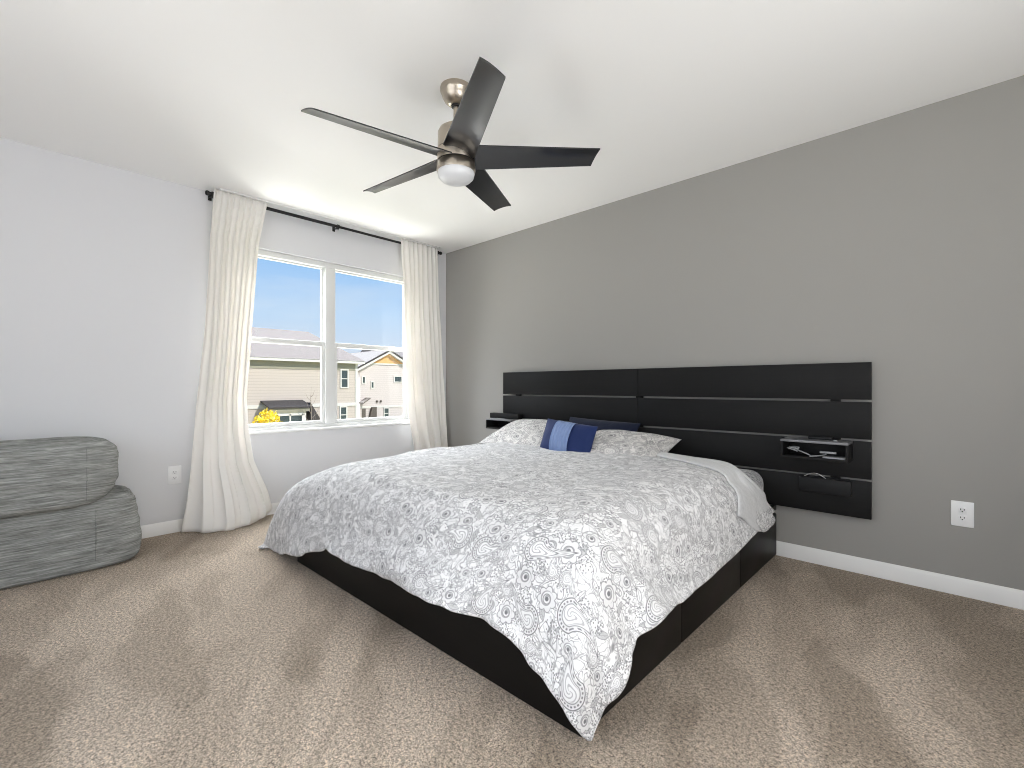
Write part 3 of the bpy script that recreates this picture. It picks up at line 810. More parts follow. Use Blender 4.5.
[846, 21, 22, 9, 17, 14, 18, 25, 12, 30, 7, 34, 11, 23, 31, 18, 17, 33, 34, 12, 36, 31, 23, 23, 37, 37, 38, 39, 38, 38, 38, 39, 38, 38, 38, 39, 38, 38, 39, 38, 38, 38, 39, 38, 38, 38, 39, 38, 38, 38, 39, 38, 38, 38, 39, 38, 38, 38, 39, 38, 38, 38, 39, 38, 38, 38, 39, 38, 38, 33, 21, 31, 16, 5, 5, 8, 21, -3, 22],
[869, 6, 15, 19, 25, 4, 12, 15, 23, 20, 19, 21, 19, 29, 25, 23, 22, 21, 27, 32, 20, 33, 26, 22, 37, 36, 38, 38, 39, 38, 38, 38, 39, 38, 38, 38, 39, 38, 38, 38, 39, 38, 38, 38, 39, 38, 38, 38, 39, 38, 38, 38, 39, 38, 38, 38, 39, 38, 38, 38, 39, 38, 38, 38, 39, 38, 38, 38, 39, 33, 19, 32, 18, 5, 5, 8, 21, -1, 20],
[855, 24, 19, 11, 19, 18, -4, 30, 13, 19, 26, 23, 7, 32, 31, 26, 28, 14, 18, 29, 38, 17, 36, 18, 37, 35, 38, 38, 38, 39, 38, 38, 38, 39, 38, 38, 38, 39, 38, 38, 38, 39, 38, 38, 38, 39, 38, 38, 38, 39, 38, 38, 38, 39, 38, 38, 38, 39, 38, 38, 38, 39, 38, 38, 38, 39, 38, 38, 38, 33, 18, 34, 19, 4, 8, 6, 21, 1, 17],
[858, 21, 18, 19, 19, 25, 4, 11, 14, 21, 15, 21, 24, 23, 25, 29, 24, 25, 17, 31, 21, 28, 27, 32, 31, 34, 39, 38, 38, 38, 38, 39, 38, 38, 38, 39, 38, 38, 38, 39, 38, 38, 38, 39, 38, 38, 38, 39, 38, 38, 38, 39, 38, 38, 38, 39, 38, 38, 38, 39, 38, 38, 38, 39, 38, 38, 38, 38, 37, 35, 17, 35, 20, 5, 7, 10, 13, 7, 17],
[870, 10, 12, 27, 20, 3, 29, 9, 17, 12, 31, 21, 13, 21, 18, 29, 18, 38, 20, 16, 38, 16, 35, 23, 35, 35, 38, 38, 39, 38, 38, 38, 39, 38, 38, 38, 39, 38, 38, 38, 39, 38, 38, 38, 39, 38, 38, 38, 38, 39, 38, 38, 38, 39, 38, 38, 38, 39, 38, 38, 38, 39, 38, 38, 38, 39, 38, 37, 38, 34, 18, 35, 21, 7, 6, 10, 13, 7, 15],
[861, 21, 18, 17, 17, 21, 15, 14, 20, 17, 21, 18, 20, 25, 16, 24, 29, 19, 31, 12, 27, 34, 21, 24, 37, 36, 38, 38, 38, 39, 38, 38, 38, 39, 38, 38, 38, 38, 39, 38, 38, 38, 39, 38, 38, 38, 39, 38, 38, 38, 39, 38, 38, 38, 39, 38, 38, 38, 38, 39, 38, 38, 38, 39, 38, 38, 38, 37, 39, 34, 17, 35, 23, 7, 8, 10, 16, 4, 0],
[855, 27, 23, 9, 16, 27, 16, 25, 10, 24, 9, 16, 29, 19, 31, 9, 30, 21, 17, 28, 13, 35, 28, 35, 26, 35, 39, 38, 38, 38, 39, 38, 38, 38, 38, 39, 38, 38, 38, 39, 38, 38, 38, 39, 38, 38, 38, 38, 39, 38, 38, 38, 39, 38, 38, 38, 39, 38, 38, 38, 38, 39, 38, 38, 38, 39, 38, 38, 38, 34, 17, 35, 26, 3, 14, 1, 27, 1, -7],
[862, 21, 17, 15, 15, 19, 19, 10, 31, 17, 18, 18, 21, 21, 19, 31, 13, 34, 18, 20, 20, 24, 31, 32, 29, 37, 38, 39, 38, 38, 38, 38, 39, 38, 38, 38, 39, 38, 38, 38, 38, 39, 38, 38, 38, 39, 38, 38, 38, 39, 38, 38, 38, 38, 39, 38, 38, 38, 39, 38, 38, 38, 38, 39, 38, 38, 38, 39, 38, 35, 17, 33, 28, 6, 9, 9, 18, 2, 4],
[860, 34, 1, 22, 14, 7, 33, 24, 5, 32, 2, 31, 16, 23, 28, 13, 37, 12, 34, 8, 25, 31, 24, 22, 34, 39, 38, 38, 38, 39, 38, 38, 38, 39, 38, 38, 38, 38, 39, 38, 38, 38, 39, 38, 38, 38, 38, 39, 38, 38, 38, 39, 38, 38, 38, 38, 39, 38, 38, 38, 39, 38, 38, 38, 38, 39, 38, 38, 38, 36, 18, 30, 26, 13, -4, 16, 4, 15, 17],
[871, 18, 15, 1, 23, 12, 20, 18, 23, 19, 17, 23, 26, 20, 21, 20, 22, 30, 21, 25, 7, 31, 27, 31, 32, 36, 39, 38, 38, 38, 39, 38, 38, 38, 38, 39, 38, 38, 38, 39, 38, 38, 38, 38, 39, 38, 38, 38, 39, 38, 38, 38, 38, 39, 38, 38, 38, 38, 39, 38, 38, 38, 39, 38, 38, 38, 38, 39, 37, 37, 19, 36, 20, 4, 12, 6, 12, 9, 14],
[880, -5, 28, 20, 0, 26, 16, 25, 11, 18, 12, 24, 30, 9, 23, 36, 30, 11, 33, 15, 24, 11, 30, 35, 30, 36, 38, 39, 38, 38, 38, 38, 39, 38, 38, 38, 39, 38, 38, 38, 38, 39, 38, 38, 38, 38, 39, 38, 38, 38, 39, 38, 38, 38, 38, 39, 38, 38, 38, 38, 39, 38, 38, 38, 39, 38, 38, 38, 38, 36, 27, 25, 25, 12, 5, 11, 11, 2, 13],
[867, 11, 6, 18, 31, 11, 13, 18, 17, 20, 20, 22, 20, 26, 23, 21, 21, 33, 22, 22, 21, 21, 26, 28, 32, 37, 38, 38, 38, 39, 38, 38, 38, 39, 38, 38, 38, 38, 39, 38, 38, 38, 38, 39, 38, 38, 38, 38, 39, 38, 38, 38, 39, 38, 38, 38, 38, 39, 38, 38, 38, 38, 39, 38, 38, 38, 39, 38, 37, 33, 30, 22, 22, 20, 15, 0, 8, 1, 22],
[857, 26, 20, 2, 13, 16, 18, 11, 32, 10, 34, 13, 12, 22, 23, 36, 31, 16, 18, 29, 25, 16, 30, 28, 34, 34, 38, 38, 38, 38, 39, 38, 38, 38, 38, 39, 38, 38, 38, 38, 39, 38, 38, 38, 38, 39, 38, 38, 38, 39, 38, 38, 38, 38, 39, 38, 38, 38, 38, 39, 38, 38, 38, 38, 39, 38, 38, 38, 36, 32, 28, 15, 32, 10, 14, 10, 15, -5, 13],
[869, 19, 15, 16, 9, 15, 12, 22, 20, 21, 11, 22, 16, 20, 33, 16, 21, 27, 26, 22, 24, 25, 24, 36, 28, 36, 37, 39, 38, 38, 38, 38, 39, 38, 38, 38, 38, 39, 38, 38, 38, 38, 39, 38, 38, 38, 39, 38, 38, 38, 38, 39, 38, 38, 38, 38, 39, 38, 38, 38, 38, 39, 38, 38, 38, 38, 39, 37, 36, 34, 30, 29, 21, 22, -1, 4, 10, 17, 4],
[882, 19, 11, 18, -8, 5, 31, 6, 21, 15, 31, 17, 15, 26, 18, 37, 29, 7, 12, 27, 30, 30, 19, 33, 32, 40, 38, 38, 39, 38, 38, 38, 38, 39, 38, 38, 38, 38, 39, 38, 38, 38, 38, 39, 38, 38, 38, 38, 39, 38, 38, 38, 38, 39, 38, 38, 38, 38, 39, 38, 38, 38, 38, 38, 39, 38, 38, 38, 37, 38, 28, 29, 20, 17, 23, -9, -7, 15, 24],
  ],
  [
[-2100, -23, -11, 5, 13, 21, 9, 17, 1, 12, -26, 11, 2, 10, -22, -10, -3, -7, -9, -3, -6, -4, 9, 9, -8, 7, 19, -13, 7, 2, -20, -8, -3, -9, 10, 2, -15, 4, 1, -10, -3, 7, 14, 17, 1, -3, 7, -4, -8, -3, -20, -18, -11, -11, -11, -12, -1, 2, 6, 14, 16, 18, 33, 1, -8, -5, 10, 2, 16, -15, -11, 24, -5, -6, 5, -8, 10, 18, 14],
[-2081, -21, -9, 5, 8, 5, 5, 8, 7, 6, -5, -3, 2, 5, -4, -8, -8, -5, -6, -6, -4, 0, 4, 5, 4, 5, 5, -3, -2, -1, 0, -5, -5, -3, -2, -3, -1, 1, -2, 0, -1, 2, 0, -5, -2, 2, -10, 4, -5, -5, -6, -8, -7, -7, -7, -2, -3, 7, -1, 10, 22, 8, 9, 18, -7, 0, 11, 6, -4, -5, 2, 5, -4, -6, 0, 1, 21, 19, 22],
[-2074, 0, -6, -6, 0, 0, 1, 3, 6, 6, -1, -2, 1, 3, -1, -5, -7, -5, -6, -5, -2, 2, 4, 3, 3, 3, 1, 0, -1, -2, 0, 1, -1, -2, -9, 3, 3, -10, 13, -11, 5, -3, -3, 8, -5, -18, 5, -9, -2, -18, -2, -3, -3, -3, 0, -6, -6, 1, 15, 12, 4, 15, 18, 2, 8, -2, 7, 6, -6, -5, 6, 0, -9, -9, 0, 18, 22, 21, 21],
[-2046, -7, -8, -6, -5, -4, -2, 0, 3, 4, 1, 0, 0, 1, -1, -3, -5, -4, -5, -3, 1, 3, 3, 2, 1, 1, 2, 0, 0, 0, 0, 1, 1, -4, -3, -2, -1, -3, 1, 2, 1, -1, -4, -5, -8, -5, -3, -4, 2, -3, -2, -2, -5, -4, -2, -3, -2, -1, 6, 3, 15, 10, 11, 12, 7, 0, 2, -1, -4, -3, 2, -7, 2, -2, 3, 19, 20, 21, 19],
[-2018, -17, -7, -6, -7, -7, -5, -2, 0, 1, 1, 0, -1, 0, -1, -2, -4, -3, -2, -1, 2, 2, 3, 1, 1, 1, 1, 1, 1, 0, 1, 0, 0, 0, 0, -4, 1, 5, -4, 4, -8, -3, 4, -11, -2, 5, -17, 3, -14, -3, -1, 0, 1, -6, -5, -3, 0, 3, 15, 7, -2, 14, 1, 15, 12, 3, -5, -3, -2, -2, -1, -2, -2, -2, 13, 21, 21, 11, 17],
[-2007, -7, -9, -7, -7, -8, -6, -5, -2, -2, -1, -1, -2, -1, -2, -2, -2, -2, 0, 1, 2, 2, 2, 1, 1, 1, 1, 2, 1, 1, 0, 1, 0, 0, 1, 0, 2, -5, 1, 0, -2, -4, -3, -3, -2, -3, 0, -2, -1, -3, 0, 0, -1, -1, -2, -2, -5, -5, 0, 14, 13, -3, 5, 7, 8, 6, -1, -5, -2, -1, -5, -8, 2, 7, 19, 15, 8, 11, 9],
[-1988, -10, -6, -7, -7, -8, -7, -6, -5, -4, -3, -3, -3, -3, -2, -2, -2, -1, 1, 1, 2, 2, 2, 1, 1, 2, 2, 1, 2, 0, 0, 0, 1, 0, 0, 3, -11, 8, -1, -4, 8, -6, -2, -2, -4, -2, 9, -9, -6, 8, -3, 1, 2, 0, -4, -5, 0, 5, -1, -8, 11, 9, 5, -1, 4, 6, 0, -3, -3, 2, -3, -5, 4, 11, 11, 16, 6, 14, 15],
[-1966, -9, -8, -7, -8, -7, -8, -6, -7, -5, -6, -4, -5, -4, -3, -3, -2, 0, 0, 2, 2, 2, 1, 1, 2, 2, 2, 1, 1, 0, 0, -1, -1, 0, -1, -3, 2, 0, 1, -1, -3, 0, 1, 3, -2, 1, 1, 0, -2, -2, 3, 0, -2, -2, -1, 1, -1, -1, 0, 5, 0, 6, 4, 1, 3, 3, 0, -2, -1, 3, 2, 4, 5, 7, 14, 14, 9, 11, 17],
[-1947, -8, -7, -7, -8, -7, -7, -7, -7, -7, -6, -7, -5, -5, -5, -3, -3, -1, 1, 1, 1, 2, 1, 2, 1, 2, 2, 1, 1, 0, -1, -2, -1, 0, 3, 5, -3, -8, 2, 4, 4, 2, 0, -8, 5, -2, 2, 3, 2, -11, -4, 5, 1, 1, -2, -3, 1, 1, 4, -2, 7, 0, 2, 5, 2, 0, 0, -1, 1, 6, 8, 9, 5, 8, 13, 12, 11, 11, 14],
[-1925, -9, -7, -7, -6, -7, -7, -7, -8, -7, -7, -7, -7, -6, -5, -4, -3, -2, -1, 0, 1, 2, 1, 1, 2, 1, 2, 1, 0, 0, -1, -1, -1, -1, -1, -5, 2, -1, -1, 3, 3, -1, 1, 2, 0, 0, 0, 1, 1, 2, 2, -2, 1, 3, 3, 0, 0, 0, 0, 0, 2, 4, 4, 3, 2, 0, 0, 1, 2, 7, 8, 8, 9, 10, 12, 11, 12, 11, 10],
[-1911, -2, -7, -6, -6, -6, -6, -7, -8, -7, -8, -7, -7, -7, -6, -5, -4, -2, -2, 0, 0, 0, 1, 1, 2, 1, 1, 1, 1, -1, 0, -1, -1, 0, -1, 2, 2, -7, 2, -1, 3, 3, 4, 0, -7, 7, 4, 3, 2, 2, 2, 2, -1, 4, 3, 2, 2, 1, -1, -1, -1, 1, 1, 3, 2, 1, 0, 2, 3, 5, 8, 9, 11, 11, 10, 11, 10, 11, 10],
[-1890, -2, -6, -5, -5, -6, -6, -7, -7, -7, -7, -8, -8, -7, -6, -5, -5, -3, -3, -1, -1, 0, 0, 1, 1, 1, 1, 1, 1, 0, -1, 0, 0, 1, 2, 2, 0, -1, 2, 2, 1, 2, 1, -1, 3, 2, 1, 1, 1, 2, 1, 2, -1, 0, 7, 1, 1, 2, 1, 2, 1, 1, 2, 3, 3, 1, 1, 1, 4, 6, 7, 9, 11, 11, 9, 9, 10, 7, -7],
[-1867, -4, -5, -4, -5, -4, -6, -6, -7, -7, -7, -8, -7, -7, -7, -6, -5, -4, -3, -3, -1, -1, 0, 0, 1, 1, 1, 1, 0, 0, 1, 0, 0, 0, 1, 3, -2, 5, -2, 3, 2, 4, -5, 4, -2, -1, 0, 2, 1, 3, 2, 2, 2, 7, -2, 3, 4, 4, 3, 4, 3, 3, 2, 3, 2, 2, 1, 2, 3, 6, 8, 8, 9, 8, 8, 5, 12, 5, -4],
[-1842, -8, -4, -3, -3, -5, -5, -6, -6, -7, -7, -7, -7, -7, -7, -6, -5, -5, -4, -3, -2, -2, -1, 0, 1, 0, 1, 1, 1, 1, 0, 0, 0, 0, -1, -1, 1, -1, 1, 2, 3, 3, 5, -1, 3, 4, 3, 3, 2, 2, 3, 3, 3, 2, 4, 2, 4, 3, 3, 4, 3, 3, 2, 3, 2, 2, 1, 2, 3, 5, 7, 7, 8, 7, 7, 5, 7, -1, 5],
[-1826, -1, -3, -3, -3, -4, -4, -6, -6, -6, -7, -7, -7, -7, -6, -6, -6, -5, -5, -3, -3, -2, -1, 0, 0, 1, 1, 1, 1, 1, 0, 0, 1, -1, 0, -1, 3, 3, 2, 3, 4, 3, 2, 3, 3, 4, 2, 3, 3, 3, 3, 3, 3, 3, 3, 3, 3, 3, 3, 3, 3, 3, 3, 3, 3, 1, 2, 1, 3, 4, 5, 7, 6, 6, 7, 5, 6, 1, -4],
[-1795, -7, -4, -2, -3, -3, -4, -5, -6, -6, -7, -6, -7, -7, -6, -6, -6, -5, -5, -4, -3, -2, -2, 0, 0, 1, 1, 1, 2, 1, 1, 1, 0, 1, 1, 2, 3, 3, 3, 3, 4, 2, 4, 3, 3, 3, 3, 3, 3, 3, 3, 3, 4, 3, 3, 3, 3, 3, 3, 3, 3, 4, 3, 3, 3, 2, 1, 2, 1, 3, 3, 6, 6, 4, 6, 6, 5, 2, 1],
[-1764, -14, -2, -3, -2, -4, -3, -5, -5, -6, -6, -7, -6, -7, -6, -6, -6, -5, -5, -4, -3, -3, -1, 0, 0, 1, 1, 2, 1, 2, 2, 1, 2, 2, 2, 3, 3, 3, 3, 3, 4, 3, 3, 3, 4, 3, 3, 3, 3, 4, 3, 3, 3, 4, 3, 3, 3, 3, 4, 3, 3, 3, 4, 3, 3, 2, 2, 1, 1, 2, 1, 3, 7, 3, 3, 6, 7, 3, -4],
[-1755, 7, -6, -3, -2, -4, -3, -5, -5, -5, -6, -6, -6, -7, -6, -6, -5, -6, -4, -4, -4, -2, -1, 0, 0, 1, 2, 2, 2, 2, 2, 2, 3, 3, 2, 4, 3, 3, 4, 3, 3, 4, 3, 3, 4, 3, 3, 4, 3, 3, 4, 3, 3, 4, 3, 3, 4, 3, 3, 4, 3, 3, 3, 4, 3, 3, 2, 1, 1, 1, 1, 1, 2, 3, 5, 3, 5, 5, 3],
[-1724, -3, -2, -2, -2, -3, -4, -4, -5, -5, -6, -6, -6, -6, -5, -6, -6, -5, -4, -4, -3, -2, -1, 0, 0, 2, 2, 2, 3, 2, 3, 3, 3, 3, 3, 4, 3, 3, 4, 3, 4, 3, 4, 3, 4, 3, 3, 4, 3, 4, 3, 4, 3, 3, 4, 3, 4, 3, 4, 3, 4, 3, 3, 4, 3, 3, 2, 2, 1, 0, 1, 2, 0, 1, 2, 3, 10, 2, 0],
[-1700, -2, 0, -3, -2, -3, -4, -4, -4, -5, -6, -5, -6, -6, -5, -5, -6, -4, -4, -4, -3, -1, -1, 0, 1, 2, 2, 2, 3, 3, 3, 4, 3, 4, 3, 4, 3, 4, 3, 4, 3, 4, 3, 4, 3, 4, 4, 3, 4, 3, 4, 3, 4, 3, 4, 4, 3, 4, 3, 4, 3, 4, 3, 4, 3, 4, 2, 1, 1, 1, 1, 0, 2, 0, 2, 2, 0, 2, 7],
[-1680, 5, -2, -2, -3, -2, -4, -3, -4, -5, -5, -6, -5, -5, -6, -4, -5, -4, -4, -3, -2, -2, 0, 0, 1, 2, 3, 3, 3, 3, 4, 3, 4, 3, 4, 4, 3, 4, 4, 3, 4, 3, 4, 4, 3, 4, 4, 3, 4, 4, 3, 4, 4, 3, 4, 4, 3, 4, 4, 3, 4, 4, 3, 4, 4, 3, 3, 1, 1, 1, 1, 0, 1, 1, 1, 1, -1, 0, 6],
[-1653, 3, -2, -2, -2, -3, -3, -3, -4, -4, -5, -5, -5, -5, -5, -4, -4, -4, -3, -3, -2, -1, 0, 0, 2, 2, 3, 3, 4, 3, 4, 3, 4, 4, 4, 4, 3, 4, 4, 4, 3, 4, 4, 4, 3, 4, 4, 4, 3, 4, 4, 4, 4, 3, 4, 4, 4, 3, 4, 4, 4, 3, 4, 4, 4, 4, 2, 2, 1, 0, 1, 1, 0, 1, 1, 2, -1, -1, 4],
[-1629, 4, -1, -3, -2, -2, -2, -3, -4, -4, -4, -5, -5, -4, -4, -4, -3, -3, -3, -3, -1, -1, 0, 0, 2, 2, 3, 4, 4, 3, 4, 4, 4, 4, 4, 3, 4, 4, 4, 4, 4, 4, 4, 3, 4, 4, 4, 4, 4, 4, 4, 3, 4, 4, 4, 4, 4, 4, 4, 3, 4, 4, 4, 4, 4, 4, 3, 2, 0, 1, 0, 1, 1, 1, 0, 2, -1, -1, 4],
[-1603, 4, -2, -3, -2, -2, -1, -2, -3, -4, -4, -4, -5, -4, -3, -3, -3, -3, -2, -2, -1, -1, -1, 1, 2, 3, 3, 4, 4, 4, 4, 4, 4, 4, 3, 4, 4, 4, 4, 4, 4, 4, 4, 4, 4, 4, 4, 4, 4, 4, 4, 4, 4, 4, 4, 4, 4, 4, 4, 4, 4, 4, 4, 4, 4, 4, 3, 2, 1, 0, 1, 1, 0, 2, 0, 1, -1, 0, 3],
[-1575, -1, -2, -1, -2, -1, -1, -1, -2, -3, -4, -4, -4, -3, -3, -3, -2, -2, -2, -2, -1, -1, 0, 1, 2, 3, 3, 4, 4, 4, 4, 4, 4, 4, 4, 4, 5, 4, 4, 4, 4, 4, 4, 4, 4, 4, 4, 5, 4, 4, 4, 4, 4, 4, 4, 4, 4, 4, 5, 4, 4, 4, 4, 4, 4, 4, 4, 1, 1, 0, 1, 1, 1, 0, 1, 1, 0, -1, 2],
[-1546, -5, -1, -2, -1, -1, 0, -1, -1, -3, -3, -3, -3, -3, -2, -2, -2, -2, -2, -1, -2, -1, 0, 1, 2, 3, 4, 4, 4, 4, 4, 5, 4, 4, 4, 4, 5, 4, 4, 4, 4, 5, 4, 4, 4, 4, 5, 4, 4, 4, 4, 5, 4, 4, 4, 4, 5, 4, 4, 4, 4, 5, 4, 4, 4, 4, 4, 2, 1, 0, 1, 1, 1, 0, 1, 0, 0, 0, 1],
[-1518, -8, 1, -2, -2, 0, 0, 0, -1, -1, -2, -3, -2, -3, -2, -1, -2, -1, -2, -2, -2, -1, 0, 1, 3, 3, 4, 4, 4, 5, 4, 4, 4, 5, 4, 4, 5, 4, 4, 5, 4, 4, 5, 4, 4, 5, 4, 4, 4, 5, 4, 4, 5, 4, 4, 5, 4, 4, 5, 4, 4, 4, 5, 4, 4, 5, 3, 2, 1, 1, 0, 1, 1, 1, 0, 1, 0, 0, 0],
[-1490, -13, 4, -1, -1, 0, 0, 0, 0, 0, -2, -1, -2, -2, -1, -2, -1, -1, -2, -2, -2, -1, 0, 1, 2, 4, 4, 4, 4, 5, 4, 5, 4, 5, 4, 4, 5, 4, 5, 4, 5, 4, 4, 5, 4, 5, 4, 4, 5, 4, 5, 4, 5, 4, 4, 5, 4, 5, 4, 4, 5, 4, 5, 4, 5, 4, 4, 1, 1, 2, 0, 1, 0, 1, 1, 0, 0, 0, 1],
[-1463, -13, 3, 0, 0, 1, 0, 0, 1, 0, 0, -1, -1, -1, -2, -1, -1, -1, -2, -2, -2, -2, 0, 1, 3, 4, 4, 4, 5, 4, 5, 4, 5, 4, 5, 4, 5, 4, 5, 4, 5, 5, 4, 5, 4, 5, 4, 5, 4, 5, 4, 5, 4, 5, 4, 5, 4, 5, 5, 4, 5, 4, 5, 4, 5, 4, 4, 1, 0, 2, 1, 1, 1, 1, 0, 1, 0, 0, 1],
[-1442, -4, 0, 2, 1, 0, 0, 0, 0, 1, 2, 0, 0, -1, -1, -1, -1, -1, -2, -2, -3, -2, 0, 2, 2, 4, 5, 4, 5, 5, 4, 5, 4, 5, 5, 4, 5, 5, 4, 5, 5, 4, 5, 4, 5, 5, 4, 5, 5, 4, 5, 5, 4, 5, 4, 5, 5, 4, 5, 5, 4, 5, 5, 4, 5, 4, 4, 2, 0, 1, 2, 0, 1, 1, 1, 0, 0, 1, 0],
[-1412, -2, -4, 1, 3, -1, 0, -1, 1, 2, 3, 1, 0, 0, 0, -1, 0, -1, -2, -3, -2, -2, -1, 2, 3, 4, 5, 4, 5, 5, 5, 4, 5, 5, 5, 4, 5, 5, 5, 4, 5, 5, 5, 4, 5, 5, 5, 4, 5, 5, 5, 4, 5, 5, 5, 4, 5, 5, 5, 4, 5, 5, 5, 4, 5, 5, 4, 0, 0, 3, 1, 1, 1, 1, 0, 0, 0, 1, 1],
[-1392, 6, -5, 1, 3, -2, -2, -1, 2, 3, 4, 3, 1, 0, 1, 2, -1, 0, -2, -3, -3, -2, -1, 2, 3, 5, 5, 4, 5, 5, 5, 5, 5, 5, 4, 5, 5, 5, 5, 5, 5, 4, 5, 5, 5, 5, 5, 5, 4, 5, 5, 5, 5, 5, 5, 4, 5, 5, 5, 5, 5, 5, 4, 5, 5, 5, 4, 1, 0, 2, 1, 1, 1, 1, 0, 0, 1, 1, 0],
[-1366, 2, -6, 5, 1, 2, -6, 2, 2, 3, 5, 5, -1, 0, 1, 8, 0, 1, -3, -3, -3, -3, -3, 4, 4, 5, 5, 5, 5, 5, 4, 5, 5, 5, 5, 5, 5, 5, 5, 5, 5, 5, 5, 5, 5, 5, 5, 5, 5, 5, 5, 5, 5, 5, 5, 5, 5, 5, 4, 5, 5, 5, 5, 5, 5, 5, 4, 1, 1, 1, 1, 1, 1, 1, 0, 1, 1, 0, 0],
[-1334, -8, 2, -1, 1, -1, -4, 7, 1, 2, 1, 6, 5, -4, 4, 7, 2, 5, -2, -3, -4, -3, -1, 1, 5, 6, 5, 5, 5, 5, 5, 5, 5, 5, 5, 5, 5, 5, 6, 5, 5, 5, 5, 5, 5, 5, 5, 5, 5, 5, 5, 5, 6, 5, 5, 5, 5, 5, 5, 5, 5, 5, 5, 5, 5, 5, 5, 1, 0, 2, 1, 1, 0, 1, 0, 1, 1, 1, 0],
[-1319, 6, -3, 1, 5, -4, -5, -1, 7, 1, 3, 6, 4, -2, 0, 9, 10, 3, 0, 1, -5, -4, -1, 2, 4, 5, 6, 5, 5, 5, 5, 6, 5, 5, 5, 5, 5, 6, 5, 5, 5, 5, 6, 5, 5, 5, 5, 5, 6, 5, 5, 5, 5, 6, 5, 5, 5, 5, 5, 6, 5, 5, 5, 5, 6, 5, 4, 1, 1, 1, 1, 1, 1, 0, 1, 0, 1, 1, 1],
[-1293, 5, -3, -1, 4, 2, -2, -4, 6, 4, 2, 4, 3, 2, 0, 7, 4, 10, -2, 1, -1, -3, 1, 2, 4, 5, 6, 5, 5, 6, 5, 5, 5, 6, 5, 5, 6, 5, 5, 5, 6, 5, 5, 6, 5, 5, 5, 6, 5, 5, 6, 5, 5, 6, 5, 5, 5, 6, 5, 5, 6, 5, 5, 5, 6, 5, 4, 2, 1, 1, 0, 1, 0, 1, 0, 1, 1, 1, 1],
[-1263, -1, -2, -4, 6, -4, 4, -5, 5, 7, 4, 0, 5, 6, 2, 6, 5, 6, 0, 1, 1, -2, 3, 3, 3, 5, 6, 5, 5, 6, 5, 6, 5, 5, 6, 5, 6, 5, 5, 6, 5, 6, 5, 5, 6, 5, 6, 5, 5, 6, 5, 6, 5, 5, 6, 5, 6, 5, 5, 6, 5, 6, 5, 5, 6, 5, 5, 1, 1, 1, 0, 0, 1, 1, 1, 0, 2, 1, 1],
[-1242, -1, 3, -5, -1, 0, 6, 2, -2, 1, 9, 3, 6, 8, 4, 1, 6, 7, -2, 4, 1, 2, 3, 5, 1, 6, 6, 5, 6, 5, 6, 5, 6, 5, 6, 5, 6, 5, 6, 5, 6, 5, 6, 5, 6, 5, 6, 5, 6, 5, 6, 5, 6, 5, 6, 5, 6, 5, 6, 5, 6, 5, 6, 5, 6, 6, 4, 2, 1, 0, 0, 1, 1, 1, 0, 1, 1, 1, 2],
[-1219, -3, 7, -5, 0, -3, 12, -1, -3, 0, 7, 4, 12, 2, 4, 5, 8, 7, -3, 2, 5, 5, 4, 5, 1, 6, 6, 5, 6, 5, 6, 6, 5, 6, 6, 5, 6, 5, 6, 6, 5, 6, 6, 5, 6, 5, 6, 6, 5, 6, 5, 6, 6, 5, 6, 6, 5, 6, 5, 6, 6, 5, 6, 6, 5, 6, 5, 1, 1, 1, 0, 0, 1, 1, 1, 0, 1, 2, 1],
[-1193, -1, 5, -1, -6, 0, -1, 10, -1, 1, 5, 6, 8, 4, 5, 2, 9, 9, 4, 2, 5, 4, 3, 2, 6, 6, 6, 5, 6, 6, 6, 5, 6, 6, 5, 6, 6, 6, 5, 6, 6, 6, 5, 6, 6, 5, 6, 6, 6, 5, 6, 6, 6, 5, 6, 6, 5, 6, 6, 6, 5, 6, 6, 6, 5, 6, 6, 1, 1, 0, 0, 1, 1, 0, 1, 1, 1, 1, 2],
[-1168, -1, 6, -9, -3, 7, 0, 4, 2, 2, 4, 6, 5, 5, 7, 5, 7, 12, 6, 4, 5, 3, 4, 3, 5, 6, 6, 5, 6, 6, 6, 6, 6, 5, 6, 6, 6, 6, 6, 6, 5, 6, 6, 6, 6, 6, 5, 6, 6, 6, 6, 6, 5, 6, 6, 6, 6, 6, 5, 6, 6, 6, 6, 6, 5, 6, 6, 1, 1, 1, 0, 0, 1, 1, 0, 1, 1, 2, 1],
[-1146, -3, -2, 3, -2, 3, 2, 5, 1, 6, -1, 6, 7, 7, 7, 10, 5, 11, 11, 5, 5, 3, 4, 3, 5, 6, 6, 6, 6, 5, 6, 6, 6, 6, 6, 6, 6, 6, 6, 6, 6, 6, 6, 6, 6, 6, 6, 5, 6, 6, 6, 6, 6, 6, 6, 6, 5, 6, 6, 6, 6, 6, 5, 6, 6, 5, 6, 1, 1, 1, 0, 0, 2, 1, 1, 1, 1, 3, 1],
[-1115, -7, -2, 1, 2, -5, 5, 6, 1, -3, 12, 3, 7, 4, 7, 10, 12, 10, 15, 7, 4, 3, 4, 3, 5, 6, 6, 6, 6, 6, 6, 6, 6, 6, 6, 6, 6, 6, 6, 6, 6, 6, 7, 6, 6, 6, 6, 6, 6, 6, 6, 5, 6, 6, 6, 6, 5, 6, 6, 6, 5, 6, 5, 6, 5, 5, 5, 2, 0, 1, 0, 1, 2, 3, 2, 1, 2, 3, 2],
[-1094, -7, -2, -2, 2, 0, 6, 6, 5, -2, 8, 6, 8, 1, 8, 9, 11, 10, 15, 9, 8, 7, 3, 4, 4, 5, 7, 6, 6, 6, 6, 6, 7, 6, 6, 6, 6, 6, 7, 6, 6, 6, 6, 6, 7, 6, 6, 6, 6, 6, 6, 6, 6, 6, 5, 6, 5, 6, 5, 5, 6, 5, 5, 5, 5, 5, 4, 1, 1, 0, -1, 4, 3, 3, 4, 2, 3, 3, 3],
